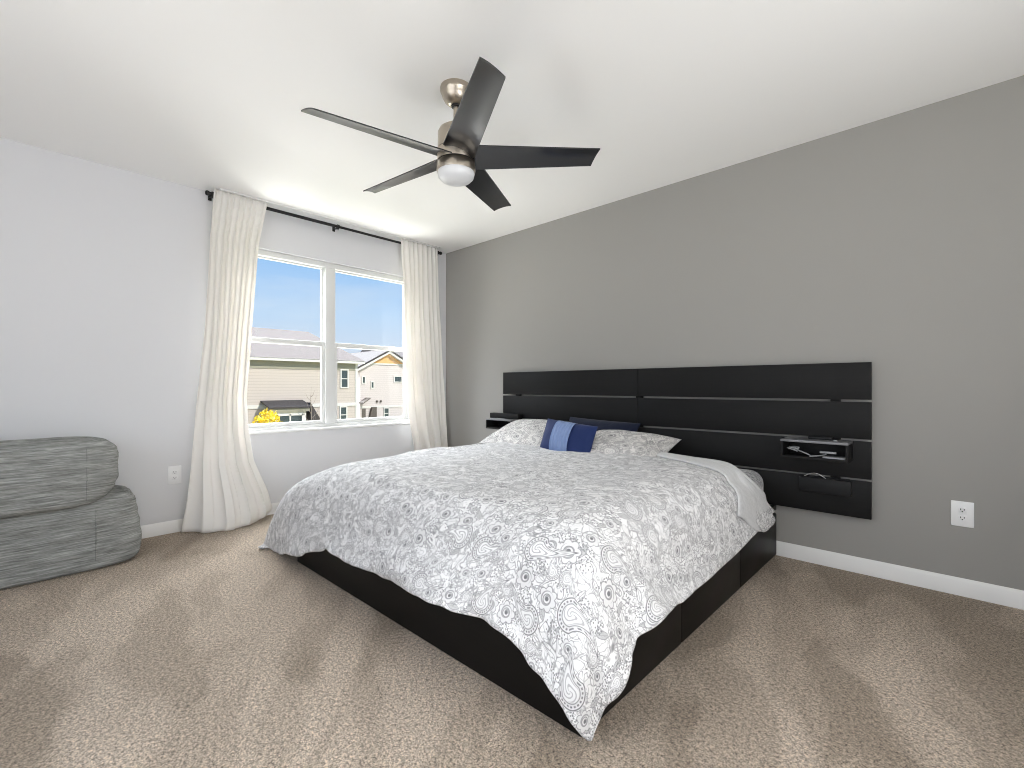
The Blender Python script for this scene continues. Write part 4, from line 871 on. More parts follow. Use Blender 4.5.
[-1084, 11, -3, 2, 0, -4, 12, 1, 1, 3, 6, 6, 11, 8, 0, 8, 6, 16, 16, 2, 14, 9, 8, 4, 3, 6, 7, 6, 6, 6, 7, 6, 6, 7, 6, 6, 6, 7, 6, 6, 6, 7, 6, 6, 7, 6, 6, 6, 6, 6, 6, 6, 6, 6, 5, 5, 5, 5, 6, 5, 5, 5, 4, 4, 4, 5, 3, 1, 1, -1, -1, 5, 5, 5, 5, 4, 3, 4, 5],
[-1054, -1, 0, 1, -1, 3, 3, 8, 5, 2, 5, 12, 6, 6, 1, 11, 7, 12, 13, 9, 13, 9, 10, 7, 4, 5, 7, 6, 6, 7, 6, 7, 6, 6, 7, 6, 6, 7, 6, 7, 6, 6, 7, 6, 6, 7, 6, 6, 6, 6, 6, 6, 6, 6, 5, 4, 5, 5, 5, 5, 4, 5, 3, 4, 3, 4, 2, 1, 0, -1, -1, 7, 7, 7, 6, 5, 4, 6, 5],
[-1038, 1, 1, -2, 3, 1, 11, 6, 3, 12, -4, 7, 14, 5, 8, 6, 12, 10, 10, 11, 11, 14, 7, 7, 8, 6, 7, 6, 7, 6, 7, 6, 7, 6, 7, 6, 7, 6, 7, 6, 6, 7, 6, 7, 6, 7, 6, 6, 6, 6, 6, 6, 6, 6, 4, 5, 4, 4, 5, 4, 4, 4, 3, 2, 3, 2, 2, 0, -1, -1, 0, 8, 9, 9, 8, 6, 7, 6, 7],
[-1023, 2, 2, 4, 3, 2, 9, 11, 2, 1, 7, 8, 8, 8, 9, 8, 10, 12, 12, 13, 10, 9, 15, 9, 6, 7, 7, 6, 7, 6, 7, 7, 6, 7, 6, 7, 7, 6, 7, 6, 7, 7, 6, 7, 6, 7, 6, 6, 6, 6, 6, 6, 6, 6, 3, 4, 4, 4, 4, 4, 4, 3, 2, 1, 2, 1, 1, 0, -2, -1, -1, 11, 11, 11, 10, 6, 9, 9, 6],
[-1003, 1, 5, 4, 4, 7, 7, 0, 5, 1, 12, 8, 7, 12, 8, 12, 12, 7, 15, 15, 12, 7, 15, 7, 11, 7, 7, 6, 7, 7, 6, 7, 7, 7, 6, 7, 7, 6, 7, 7, 7, 6, 7, 7, 6, 7, 6, 6, 6, 6, 6, 5, 6, 6, 4, 3, 3, 4, 3, 3, 4, 2, 1, 0, 1, 0, 0, -1, -2, -2, -1, 13, 13, 14, 10, 9, 8, 11, 10],
[-988, 4, 5, 9, 3, 5, 6, 6, 3, 7, 9, 7, 10, 11, 9, 11, 13, 7, 14, 15, 12, 11, 12, 15, 9, 7, 7, 6, 7, 7, 7, 7, 7, 6, 7, 7, 7, 7, 6, 7, 7, 7, 7, 7, 6, 7, 6, 6, 6, 6, 5, 6, 6, 6, 3, 2, 3, 3, 3, 2, 3, 2, -1, 0, -1, -1, -2, -1, -2, -3, -1, 15, 16, 13, 12, 12, 13, 9, 12],
[-965, -1, 8, 14, -1, 3, 13, -1, 13, 6, 6, 7, 11, 12, 11, 8, 13, 11, 9, 17, 12, 12, 12, 19, 10, 7, 7, 7, 6, 7, 7, 7, 7, 7, 7, 7, 7, 7, 7, 7, 7, 7, 6, 7, 7, 7, 6, 6, 6, 5, 6, 6, 6, 5, 3, 2, 2, 2, 2, 2, 2, 1, -2, -2, -2, -2, -3, -2, -3, -3, -2, 18, 17, 14, 14, 17, 10, 14, 15],
[-945, 5, 10, 10, 1, 2, 3, 13, 7, 4, 10, 6, 10, 11, 13, 11, 14, 8, 13, 14, 17, 11, 13, 17, 13, 9, 7, 7, 7, 7, 7, 7, 7, 7, 7, 7, 7, 7, 7, 7, 7, 7, 7, 7, 7, 7, 6, 6, 6, 5, 6, 5, 6, 6, 1, 2, 1, 1, 2, 1, 2, 0, -3, -4, -3, -4, -4, -3, -3, -4, -3, 14, 22, 18, 21, 13, 13, 18, 18],
[-915, 1, 13, 1, 5, 3, 5, 6, 8, 13, 4, 7, 7, 17, 9, 15, 3, 22, 8, 16, 15, 17, 13, 16, 15, 9, 8, 7, 7, 7, 7, 7, 7, 8, 7, 7, 7, 7, 7, 8, 7, 7, 7, 7, 7, 7, 6, 6, 5, 6, 5, 6, 5, 6, 1, 1, 0, 1, 1, 0, 1, 0, -5, -5, -5, -5, -6, -4, -5, -3, -7, 19, 23, 21, 24, 11, 19, 20, 23],
[-887, 0, 3, 5, 4, 6, 2, 13, 5, 10, 8, 5, 12, 9, 16, 7, 15, 10, 15, 15, 18, 16, 15, 18, 17, 10, 8, 7, 7, 7, 8, 7, 7, 7, 8, 7, 7, 7, 8, 7, 7, 7, 8, 7, 7, 7, 6, 6, 5, 6, 5, 5, 6, 5, 0, 0, 0, 0, 0, 0, 0, -1, -7, -7, -6, -7, -7, -4, -7, -8, -8, 22, 25, 28, 24, 21, 20, 20, 21],
[-861, -3, 1, 8, 1, 3, 9, 15, -1, 13, 10, 5, 11, 9, 6, 17, 9, 16, 15, 18, 15, 18, 18, 17, 20, 12, 8, 7, 7, 8, 7, 7, 8, 7, 8, 7, 7, 8, 7, 7, 8, 7, 7, 8, 7, 8, 5, 6, 5, 5, 5, 6, 5, 5, 0, -1, -1, -1, -1, -1, -1, -2, -8, -8, -8, -9, -8, -6, -10, -10, -9, 26, 27, 26, 34, 25, 19, 25, 25],
[-830, -10, 4, 3, -2, 12, 2, 6, 14, 13, 7, 8, 11, 4, 7, 11, 14, 17, 19, 17, 15, 20, 19, 17, 22, 15, 8, 7, 8, 7, 8, 7, 7, 8, 7, 8, 7, 8, 7, 8, 7, 8, 7, 8, 7, 8, 5, 5, 6, 5, 5, 5, 5, 5, -1, -2, -2, -1, -2, -2, -2, -3, -10, -10, -9, -10, -11, -8, -12, -13, -9, 26, 30, 31, 38, 28, 23, 25, 26],
[-807, -19, 12, -1, 8, -5, 9, 16, 7, 4, 16, 13, 8, 6, 4, 11, 3, 28, 11, 23, 21, 16, 25, 20, 20, 19, 9, 7, 8, 7, 8, 8, 7, 8, 7, 8, 7, 8, 8, 7, 8, 7, 8, 8, 7, 8, 5, 5, 5, 5, 5, 5, 5, 5, -2, -3, -2, -3, -3, -2, -3, -4, -12, -11, -12, -12, -12, -11, -12, -15, -11, 32, 26, 40, 36, 33, 28, 25, 30],
  ],
  [
[12, 0, 0, 0, 0, 0, 0, 0, 0, 0, 0, 0, 0, 0, 0, 11, 10, 15, 19, 5, 8, 10, 3, 11, 33, 12, 8, 16, 7, 19, 18, -3, -5, 6, -4, 0, 2, -2, 3, 1, 10, -2, -1, 4, -6, -1, 12, -4, 0, 7, 5, 10, 5, 5, 8, 11, -6, 3, 7, -16, 1, -3, -8, -2, -8, 0, -12, -12, -21, -13, -7, -19, -22, -9, -21, -22, -24, -28, -13],
[12, 0, 0, 0, 1, 0, 1, 1, 1, 2, 2, 3, 4, 11, 16, 16, 15, 13, 13, 9, 7, 6, 6, 10, 17, 15, 12, 10, 10, 13, 9, 0, -1, -2, 2, 1, -1, -1, 1, -1, 4, 4, 3, 0, 8, -1, 0, 3, 4, 3, 6, 6, 4, 4, 3, 3, 8, -7, 2, 3, -9, 2, 1, -5, -2, -8, -12, -15, -12, -13, -15, -18, -17, -13, -18, -24, -25, -28, -27],
[12, 0, 2, 3, 3, 3, 4, 3, 5, 6, 9, 8, 11, 14, 18, 17, 15, 13, 11, 9, 6, 5, 6, 8, 12, 12, 11, 9, 9, 10, 6, 1, -1, -4, 1, 2, 0, -1, -2, 2, 1, 4, 2, 6, 7, 2, 1, 4, 2, 6, 2, 4, 4, 3, 3, 13, 4, -2, -9, 1, 2, -4, -5, 3, -10, -5, -10, -11, -12, -13, -17, -16, -17, -14, -18, -26, -26, -28, -26],
[12, 0, 14, 10, 7, 6, 7, 7, 8, 10, 12, 12, 13, 15, 17, 16, 14, 11, 10, 8, 6, 5, 5, 7, 9, 10, 9, 7, 8, 7, 5, 1, 0, -1, -1, 2, 0, 0, -2, 1, -1, 4, 4, 1, 5, 10, -1, 6, 2, -1, 2, 2, 4, 3, 3, 3, 3, 8, 2, 1, -4, -2, -2, -4, -5, -3, -11, -11, -10, -13, -16, -15, -18, -16, -22, -24, -27, -27, -27],
[17, 15, 18, 12, 10, 9, 10, 11, 11, 13, 14, 13, 15, 15, 16, 14, 13, 10, 8, 7, 5, 5, 5, 6, 7, 8, 7, 6, 5, 6, 4, 1, 1, -1, -2, 1, 0, -5, 3, -2, 5, 1, 5, 2, 2, -1, 13, 1, 9, 4, 2, 3, -1, 5, 5, 3, 2, 1, -5, -4, 13, -9, 2, -5, -5, -5, -7, -11, -11, -12, -16, -14, -17, -18, -23, -26, -27, -29, -24],
[47, 14, 17, 13, 11, 12, 13, 14, 14, 16, 15, 15, 15, 15, 15, 14, 11, 9, 7, 6, 5, 4, 4, 5, 6, 5, 5, 5, 5, 4, 3, 1, 0, -1, 0, -1, -1, 1, 0, -1, 0, 3, 2, 2, 2, 1, 5, 6, 6, -1, 3, 1, 1, -1, -1, 3, 9, 7, 7, -7, -3, 4, 2, 0, -5, -5, -7, -9, -10, -14, -15, -13, -17, -20, -26, -29, -28, -29, -29],
[70, 19, 15, 13, 14, 14, 15, 16, 17, 18, 17, 16, 16, 16, 14, 14, 10, 9, 6, 5, 4, 3, 4, 4, 4, 4, 4, 3, 4, 3, 2, 1, 0, 0, 0, 0, 1, -1, -1, 0, -2, 1, 2, 1, 1, 3, -2, 11, 10, -2, 0, 0, -1, 0, 2, 5, 0, -2, 2, 17, -4, 2, 1, 3, -2, -6, -6, -8, -10, -15, -16, -13, -18, -23, -27, -31, -26, -30, -26],
[90, 17, 16, 16, 16, 16, 17, 18, 20, 19, 18, 19, 17, 16, 15, 13, 11, 8, 6, 5, 3, 3, 3, 2, 3, 3, 3, 2, 3, 2, 2, 1, 1, 1, 1, 1, -1, -2, 1, 1, 1, 1, 0, 0, 1, 0, 0, 3, 8, 6, 2, 0, 1, 1, 2, 0, 2, 1, 1, -1, 7, 3, 2, 3, 0, -4, -6, -8, -11, -17, -19, -19, -20, -24, -24, -29, -33, -26, -22],
[111, 11, 17, 17, 18, 18, 19, 20, 20, 21, 20, 19, 19, 17, 16, 13, 11, 9, 6, 5, 3, 3, 2, 2, 2, 2, 2, 2, 2, 2, 1, 1, 1, 1, -1, 0, 3, -1, 3, -3, -1, 2, 2, 3, -1, 0, 1, 2, 0, 12, 8, 1, 0, -1, 3, 3, 0, -1, -1, 3, -1, 5, 3, 1, 1, -2, -4, -8, -12, -19, -23, -24, -23, -27, -28, -25, -33, -29, -8],
[115, 19, 16, 19, 19, 20, 20, 21, 21, 22, 21, 21, 19, 18, 17, 14, 12, 9, 7, 6, 3, 3, 2, 2, 1, 2, 1, 2, 1, 2, 1, 2, 1, 1, 2, 5, 2, -3, 2, 0, 0, 3, 1, -1, -1, 2, 3, 2, 2, 3, 2, 6, 6, -1, -2, 1, 0, 0, 1, 2, 0, 0, 2, 2, 1, -1, -4, -7, -14, -19, -23, -25, -27, -30, -30, -28, -29, -31, -29],
[108, 27, 19, 21, 22, 21, 21, 22, 23, 22, 22, 21, 20, 19, 18, 15, 13, 10, 8, 6, 5, 3, 3, 2, 1, 2, 1, 1, 1, 2, 1, 1, 2, 1, 2, 0, 0, 7, -2, 8, 2, -3, -3, 0, 7, -5, -1, 1, 2, 1, 0, 5, 9, -6, -1, -2, 0, 0, 1, 2, 3, 4, 5, 2, 1, -1, -3, -8, -13, -18, -23, -26, -31, -31, -31, -31, -32, -30, -17],
[108, 22, 24, 24, 24, 22, 23, 23, 22, 23, 22, 22, 21, 19, 18, 16, 14, 12, 9, 7, 6, 5, 3, 3, 2, 1, 1, 2, 1, 1, 1, 2, 1, 1, 1, 1, 4, 0, -2, 1, 4, 2, 1, 0, -3, 3, 3, 2, 3, 2, 3, 2, 5, 5, -5, -1, -1, -1, 0, 0, 1, 1, 2, 1, 1, -1, -3, -7, -13, -19, -22, -28, -31, -31, -30, -32, -32, -26, -17],
[96, 33, 27, 25, 24, 23, 24, 23, 23, 23, 22, 22, 22, 19, 19, 16, 15, 13, 10, 9, 8, 6, 4, 3, 3, 2, 1, 1, 1, 2, 1, 2, 2, 3, 4, 4, 1, -4, 5, 1, 2, 1, 1, -3, 3, 3, 2, 3, 4, 3, 4, 3, 2, -4, 6, -3, -4, -3, -2, -3, -1, -2, 0, 1, 0, 0, -3, -7, -14, -19, -23, -27, -29, -29, -31, -29, -31, -29, -20],
[112, 19, 26, 25, 25, 24, 24, 23, 23, 23, 23, 22, 21, 20, 19, 17, 16, 13, 12, 11, 8, 8, 5, 4, 3, 3, 1, 1, 2, 1, 2, 2, 4, 5, 7, 8, 1, 2, 2, 1, 0, -1, -3, -1, 1, -2, 0, 1, 1, 3, 1, 1, -3, 5, -1, -4, 0, -2, -3, -3, -2, 0, 1, 1, 0, -1, -2, -7, -14, -21, -22, -26, -28, -29, -28, -28, -26, -28, -30],
[101, 31, 26, 25, 25, 24, 24, 24, 23, 24, 22, 22, 21, 21, 19, 17, 16, 15, 13, 11, 10, 9, 6, 5, 4, 2, 2, 2, 1, 2, 2, 2, 3, 5, 8, 10, -5, 2, -1, -2, -2, 3, -9, -2, 1, 4, -4, 4, 4, 0, 0, -3, -1, 2, 1, 1, -3, 2, 0, -2, -3, -2, 0, 0, 0, -1, -2, -6, -15, -22, -23, -25, -28, -28, -24, -30, -31, -22, -17],
[113, 14, 30, 27, 25, 25, 24, 23, 24, 23, 22, 22, 22, 20, 19, 18, 17, 15, 14, 12, 11, 9, 8, 5, 5, 2, 2, 2, 1, 2, 2, 2, 2, 3, 3, 1, -1, 1, 0, -1, 0, -1, 1, -1, -5, -1, 2, 2, 4, 4, -2, -3, -1, 2, 1, 0, -1, 0, 0, -2, -2, 0, 0, 0, 0, -1, -1, -6, -15, -24, -25, -26, -30, -29, -26, -25, -26, -26, -23],
[119, 15, 24, 26, 26, 24, 25, 23, 24, 23, 22, 22, 21, 21, 19, 18, 17, 16, 14, 13, 12, 10, 8, 6, 5, 3, 2, 2, 1, 1, 2, 1, 1, 1, 0, -2, 0, 2, 1, 1, -1, 0, 0, -1, -3, -2, 0, 3, 4, 2, -2, -3, -1, 0, 3, 2, 0, -1, -2, -3, 0, 1, 1, 1, 0, 0, -1, -4, -16, -27, -26, -28, -28, -34, -30, -25, -19, -29, -30],
[106, 26, 26, 27, 25, 25, 25, 23, 24, 22, 23, 22, 21, 20, 19, 19, 17, 16, 15, 13, 13, 10, 9, 7, 5, 3, 2, 2, 1, 1, 1, 1, 0, 0, -1, -3, 0, 1, 2, 1, 1, 0, 0, -2, -3, -2, -1, 2, 3, 1, -3, -3, -2, 2, 3, 4, 1, -1, -4, -3, -1, 3, 3, 2, 1, 0, 0, -4, -17, -28, -26, -29, -35, -33, -28, -28, -24, -21, -26],
[98, 31, 29, 27, 26, 25, 24, 24, 23, 23, 22, 22, 21, 20, 20, 18, 17, 16, 16, 14, 12, 12, 9, 7, 5, 4, 2, 1, 1, 1, 1, 0, 0, -1, -2, -2, 0, 1, 2, 2, 1, 1, -1, -2, -3, -3, -2, 1, 2, 0, -3, -3, -2, 1, 4, 5, 3, -1, -3, -4, -1, 3, 4, 3, 2, 0, -2, -2, -17, -31, -25, -28, -37, -38, -31, -27, -18, -21, -17],
[108, 24, 28, 26, 26, 25, 24, 24, 23, 23, 22, 22, 21, 20, 19, 18, 17, 17, 15, 14, 13, 12, 9, 8, 5, 4, 2, 1, 1, 1, 0, -1, 0, -2, -2, -1, 0, 1, 2, 2, 2, 1, -2, -2, -3, -4, -2, 0, 2, 0, -2, -3, -2, 0, 2, 5, 3, 1, -1, -2, -1, 3, 4, 3, 1, -1, -2, -2, -16, -32, -24, -29, -36, -38, -32, -25, -34, -25, -2],
[107, 31, 24, 26, 25, 25, 24, 24, 23, 23, 22, 21, 21, 20, 19, 18, 18, 16, 15, 14, 14, 12, 9, 8, 6, 3, 3, 1, 0, 0, 0, -1, -2, -2, -2, -1, 0, 2, 2, 2, 2, 1, -1, -2, -3, -4, -3, 0, 2, 0, 0, -2, -3, -1, 0, 3, 3, 2, 1, 0, 1, 2, 3, 3, 0, -2, -2, -1, -15, -33, -24, -27, -38, -38, -33, -23, -37, -32, -8],
[111, 24, 27, 27, 25, 25, 24, 24, 23, 22, 22, 22, 21, 20, 19, 18, 17, 16, 15, 14, 14, 12, 10, 8, 6, 3, 2, 1, 0, 0, -1, -1, -2, -3, -2, -2, 1, 2, 3, 2, 3, 2, 0, -3, -4, -4, -2, 0, 1, 1, -1, 0, -1, -2, -1, 0, 2, 2, 3, 2, 1, 2, 2, 2, 0, -3, -1, -1, -14, -32, -26, -26, -38, -38, -35, -25, -36, -35, -14],
[115, 19, 28, 27, 26, 24, 25, 23, 24, 22, 22, 21, 21, 20, 19, 18, 17, 15, 15, 15, 14, 12, 10, 8, 6, 4, 2, 0, 0, 0, -2, -2, -2, -2, -3, -1, 2, 3, 2, 3, 2, 3, 0, -3, -5, -5, -1, 2, 1, -1, -1, 1, 1, -1, -2, 0, 0, 3, 3, 2, 1, 0, 2, 2, 0, -3, -2, 0, -13, -31, -27, -26, -39, -37, -38, -26, -35, -36, -15],
[107, 27, 28, 27, 26, 25, 24, 24, 23, 23, 22, 21, 20, 20, 19, 18, 16, 16, 15, 14, 14, 13, 11, 8, 5, 4, 1, 1, 0, -1, -2, -2, -2, -2, -1, 0, 2, 3, 3, 2, 2, 2, -1, -4, -6, -3, 0, 2, 1, 0, -1, 1, 2, 0, 0, -1, -1, 2, 3, 1, 0, 0, 1, 1, 1, -2, -4, -1, -10, -32, -26, -27, -38, -37, -39, -28, -34, -37, -18],
[103, 29, 28, 28, 26, 25, 25, 24, 23, 23, 22, 21, 21, 19, 19, 18, 16, 15, 15, 15, 14, 13, 11, 8, 5, 3, 2, 0, -1, -1, -1, -2, -1, -1, 0, 0, 3, 3, 3, 1, 1, 0, -2, -5, -4, -3, 0, 2, 2, 2, 1, 0, 2, 0, 0, -2, -1, 1, 2, 1, 1, 0, 0, 2, 0, -2, -4, -6, -6, -28, -29, -26, -38, -38, -38, -30, -35, -37, -21],
[114, 15, 30, 28, 27, 25, 24, 24, 24, 23, 22, 21, 20, 20, 19, 18, 16, 15, 14, 15, 15, 14, 11, 7, 5, 2, 1, 0, 0, -1, -1, -2, -1, 0, 1, 2, 3, 3, 3, 0, -1, -2, -2, -4, -3, -3, 1, 2, 2, 4, 2, 0, -1, -1, -1, -2, -2, 1, 1, 2, 2, 2, 1, 1, 0, -2, -8, -5, -7, -23, -30, -26, -38, -38, -38, -31, -35, -38, -18],
[118, 19, 23, 27, 26, 25, 25, 24, 23, 23, 22, 22, 20, 20, 19, 18, 16, 14, 15, 15, 15, 14, 12, 7, 4, 1, 1, 0, -1, 0, -1, -1, -1, 1, 2, 3, 4, 3, 1, -1, -3, -3, -2, -2, -2, -1, 1, 2, 3, 3, 2, -1, -2, -3, -2, -3, -1, 0, 3, 2, 2, 2, 2, 1, 0, -2, -10, -5, -9, -18, -30, -26, -38, -38, -38, -32, -36, -38, -20],
[123, 3, 30, 30, 27, 25, 24, 24, 24, 22, 23, 21, 21, 21, 19, 17, 16, 14, 14, 16, 16, 15, 11, 6, 4, 1, 0, -1, 0, 0, -1, 0, 0, 1, 3, 3, 3, 3, 1, -2, -5, -2, -2, -1, -1, 0, 3, 3, 2, 2, 0, -2, -2, -3, -3, -3, -1, 2, 2, 2, 1, 2, 2, 2, 0, -2, -11, -6, -9, -16, -30, -24, -39, -38, -38, -33, -36, -38, -24],
[117, 8, 30, 31, 26, 25, 25, 24, 23, 23, 22, 22, 21, 21, 20, 17, 16, 14, 13, 16, 17, 16, 11, 6, 2, 0, 0, -1, 0, 1, 0, 0, 1, 2, 2, 2, 1, 3, 1, -3, -4, -3, -1, 0, -1, 3, 4, 4, 0, 0, -2, 0, -2, -3, -4, -3, 0, 1, 2, 2, 0, 3, 3, 3, 0, -3, -11, -9, -1, -23, -29, -24, -37, -38, -38, -34, -36, -38, -27],
[97, 26, 34, 30, 25, 26, 24, 24, 24, 22, 22, 22, 22, 21, 20, 18, 16, 13, 12, 17, 18, 17, 12, 3, 2, 0, -1, -1, 0, 1, 1, 1, 2, 1, 1, 0, 0, 1, 1, -2, -3, 0, 0, -1, -1, 3, 5, 3, -1, -2, -1, 1, -1, -3, -4, -3, 0, 0, 1, 1, 2, 3, 5, 2, 0, -2, -7, -12, 0, -29, -24, -25, -38, -38, -37, -35, -36, -38, -30],
[107, 16, 37, 28, 25, 26, 24, 25, 22, 23, 22, 22, 21, 23, 19, 19, 17, 12, 11, 17, 19, 20, 11, 1, 2, 0, -1, -2, -1, 1, 2, 2, 1, 1, -1, -1, 0, 0, -1, -1, 0, 2, 1, -1, -1, 2, 4, 2, -2, -2, -1, 2, -1, -3, -4, -3, -1, 0, 2, 2, 3, 4, 3, 2, 0, -1, -10, -2, -5, -29, -23, -27, -38, -38, -37, -35, -37, -39, -32],
[134, -6, 32, 27, 29, 24, 21, 27, 23, 23, 21, 22, 22, 23, 19, 20, 19, 11, 9, 18, 20, 24, 8, -3, 5, 0, -2, -3, -2, 1, 2, 2, 1, 0, -1, -1, 0, -1, -1, -1, 2, 3, 2, -2, -1, 2, 2, 1, -2, -3, -1, 1, 0, -4, -4, -2, 1, 1, 3, 3, 3, 3, 1, 1, -1, -1, -3, -5, -2, -29, -26, -27, -37, -38, -36, -36, -38, -38, -36],
[147, -2, 15, 26, 27, 28, 13, 37, 22, 26, 17, 19, 27, 22, 13, 26, 25, 6, 7, 20, 18, 32, 2, -9, 12, -1, -4, -3, -2, 0, 2, 2, 0, -1, 0, 0, 0, -2, -2, 0, 2, 4, 2, -1, 0, 1, 0, 0, -3, -3, 0, 0, -1, -3, -3, -1, 2, 3, 4, 3, 3, 2, -1, -1, -1, -1, -4, 3, -5, -28, -28, -27, -37, -36, -38, -36, -38, -37, -39],
[141, -6, 24, 33, 24, 26, 26, 21, 28, 20, 24, 20, 21, 18, 21, 20, 21, 12, 9, 21, 20, 26, 1, 5, -2, -2, -1, -2, 0, -1, 1, 2, 0, -2, -1, 0, 0, -2, -2, 0, 3, 2, 2, 0, 1, 2, -1, -1, -3, -3, -1, 1, -2, -2, -1, 0, 2, 2, 2, 3, 3, 3, 0, -1, -2, -3, 1, -1, -3, -27, -28, -28, -36, -37, -37, -37, -37, -38, -38],
[121, 9, 37, 21, 27, 31, 24, 8, 31, 22, 28, 25, 17, 20, 26, 14, 29, 4, 5, 27, 23, 19, 5, 6, -8, -1, 0, 0, 1, 0, 0, 1, -1, -1, -2, 0, 0, -2, -2, 0, 1, 1, 1, 1, 2, 3, 0, -3, -3, -3, 0, 0, -1, -1, 0, 2, 0, 1, 0, 2, 3, 3, 2, 0, -1, -4, -1, 2, -3, -26, -29, -27, -37, -37, -36, -37, -38, -38, -38],
[124, 15, 22, 27, 24, 29, 24, 23, 22, 26, 23, 25, 21, 26, 3, 24, 21, 14, 12, 19, 23, 25, 1, 8, -12, 0, 0, 2, 1, -1, 1, 0, -1, -2, -1, 1, -1, -2, -2, -1, -1, -1, 1, 1, 3, 3, 1, -2, -3, -2, 0, 1, -1, 0, 1, 0, 0, 0, 1, 1, 1, 2, 3, 2, 1, -2, -2, 1, -3, -26, -28, -29, -35, -37, -37, -37, -37, -38, -38],
[125, 12, 20, 31, 28, 29, 19, 22, 26, 18, 31, 14, 33, 23, -2, 31, 9, 24, 18, 10, 24, 29, 0, 7, -15, 2, 0, 1, 1, -1, 1, 1, 0, -2, -1, 1, -1, -3, -2, -2, -2, -1, 0, 2, 3, 3, 1, -2, -2, 0, 1, 0, 0, 0, 0, 0, -1, 1, 1, 1, 0, 0, 3, 5, 2, -1, -1, -1, -3, -24, -30, -28, -35, -37, -38, -37, -36, -39, -37],
[108, 28, 22, 26, 26, 31, 24, 23, 23, 29, 24, 21, 14, 27, 13, 17, 18, 16, 15, 17, 22, 27, 6, 1, -15, 4, 0, 0, 0, 0, 2, 2, 0, -1, -1, 0, -1, -3, -3, -3, -1, -1, 1, 2, 3, 2, 0, -2, 0, 0, 1, 0, 0, 0, 0, 0, 0, 1, 1, 0, -1, 1, 3, 4, 3, 0, -3, -2, -1, -24, -32, -25, -35, -37, -38, -38, -35, -39, -36],
[94, 32, 28, 23, 39, 18, 37, 30, 6, 34, 15, 18, 29, 21, 9, 23, 24, 7, 14, 23, 12, 35, 8, -7, -12, 6, 0, 0, 0, 1, 1, 2, 1, 0, 0, -1, -2, -3, -4, -2, -1, 0, 1, 2, 3, 2, 0, -1, 0, 0, 0, -2, 0, 2, 2, 0, -1, 1, 1, 0, -1, -1, 2, 4, 3, -1, -4, 0, -3, -23, -32, -23, -34, -38, -38, -37, -35, -38, -35],
[89, 31, 30, 30, 26, 24, 26, 28, 22, 26, 22, 21, 23, 21, 22, 14, 16, 14, 12, 28, 8, 33, 18, -25, 3, 3, 1, 1, 0, 0, 1, 2, 2, 1, 0, -1, -3, -3, -4, -3, 0, 1, 1, 1, 2, 2, 2, 1, 0, -1, -3, -3, 1, 3, 3, 1, -1, -1, 2, 0, -1, -2, 1, 3, 3, -1, -3, -3, -2, -21, -32, -22, -34, -38, -38, -37, -34, -39, -33],
[78, 34, 38, 22, 30, 32, 24, 30, 18, 18, 30, 24, 13, 23, 30, 11, 7, 23, 9, 31, 7, 29, 20, -24, 5, 3, 2, 2, 0, 0, -1, 1, 3, 3, 1, -3, -3, -4, -4, -2, 1, 1, 0, -1, 2, 3, 4, 2, 0, -2, -3, -3, 0, 3, 3, 1, -2, 0, 1, 1, -2, -1, 1, 3, 3, -1, -4, -5, -1, -20, -33, -21, -33, -38, -38, -38, -32, -39, -31],
[87, 21, 32, 26, 24, 31, 28, 29, 23, 33, 18, 20, 21, 23, 20, 22, 19, 4, 12, 30, 10, 23, 23, -24, 6, 6, 3, 2, -1, -1, -1, 1, 3, 3, 0, -2, -4, -4, -4, -2, 1, 2, 0, -1, 1, 4, 5, 2, -2, -1, -2, -2, -1, 2, 2, 0, -2, -1, 1, 1, -1, 1, 2, 3, 1, -1, -3, -6, -2, -19, -33, -20, -33, -39, -37, -38, -32, -38, -28],
[87, 24, 22, 31, 23, 36, 25, 21, 28, 21, 31, 16, 32, 19, 14, 23, 26, 7, 0, 34, 13, 19, 25, -23, 7, 8, 3, 1, 0, -2, -1, 1, 3, 3, -1, -3, -4, -3, -4, -2, 2, 3, 1, 0, 0, 4, 3, 0, -2, 0, 0, -2, -1, 0, 1, 0, -2, -1, 1, 0, 0, 2, 3, 3, -1, -2, -1, -5, -3, -19, -32, -20, -34, -38, -38, -37, -31, -39, -24],
[78, 33, 24, 23, 22, 33, 30, 24, 28, 23, 25, 23, 26, 17, 20, 20, 21, 22, 10, 10, 27, 10, 26, -21, 6, 9, 1, 1, -1, 0, 0, 1, 3, 2, -1, -4, -4, -3, -3, -2, 3, 5, 3, 1, 1, 2, 1, -2, -3, 0, 1, -1, -3, -1, 0, 1, 1, -1, 0, 0, 1, 1, 2, 2, 0, -2, 0, -5, -4, -18, -32, -19, -33, -38, -38, -38, -31, -36, -23],
[94, 16, 18, 29, 22, 28, 33, 22, 31, 28, 21, 21, 32, 13, 20, 20, 11, 28, 23, 20, 4, 27, 10, -17, 4, 10, -1, 0, 0, 1, 1, 2, 2, 1, -1, -3, -4, -3, -2, -1, 4, 5, 5, 2, 1, 0, -2, -3, -3, 1, 1, -2, -3, -3, 0, 3, 2, 1, -1, 0, 0, 0, 2, 1, 0, -1, 1, -6, -4, -18, -33, -17, -32, -38, -38, -38, -32, -33, -23],
[91, 20, 21, 21, 20, 21, 35, 30, 29, 24, 28, 21, 21, 23, 20, 17, 23, 12, 26, 16, 20, 16, 17, -11, -4, 10, -2, -1, 1, 2, 1, 1, 2, 1, -1, -2, -3, -2, -1, 1, 3, 4, 5, 3, 0, -2, -4, -3, -1, 1, 0, -3, -4, -2, 1, 4, 2, 1, -1, 0, 0, 0, 0, 1, -1, 0, 2, -8, -6, -14, -33, -16, -31, -38, -38, -37, -35, -28, -20],
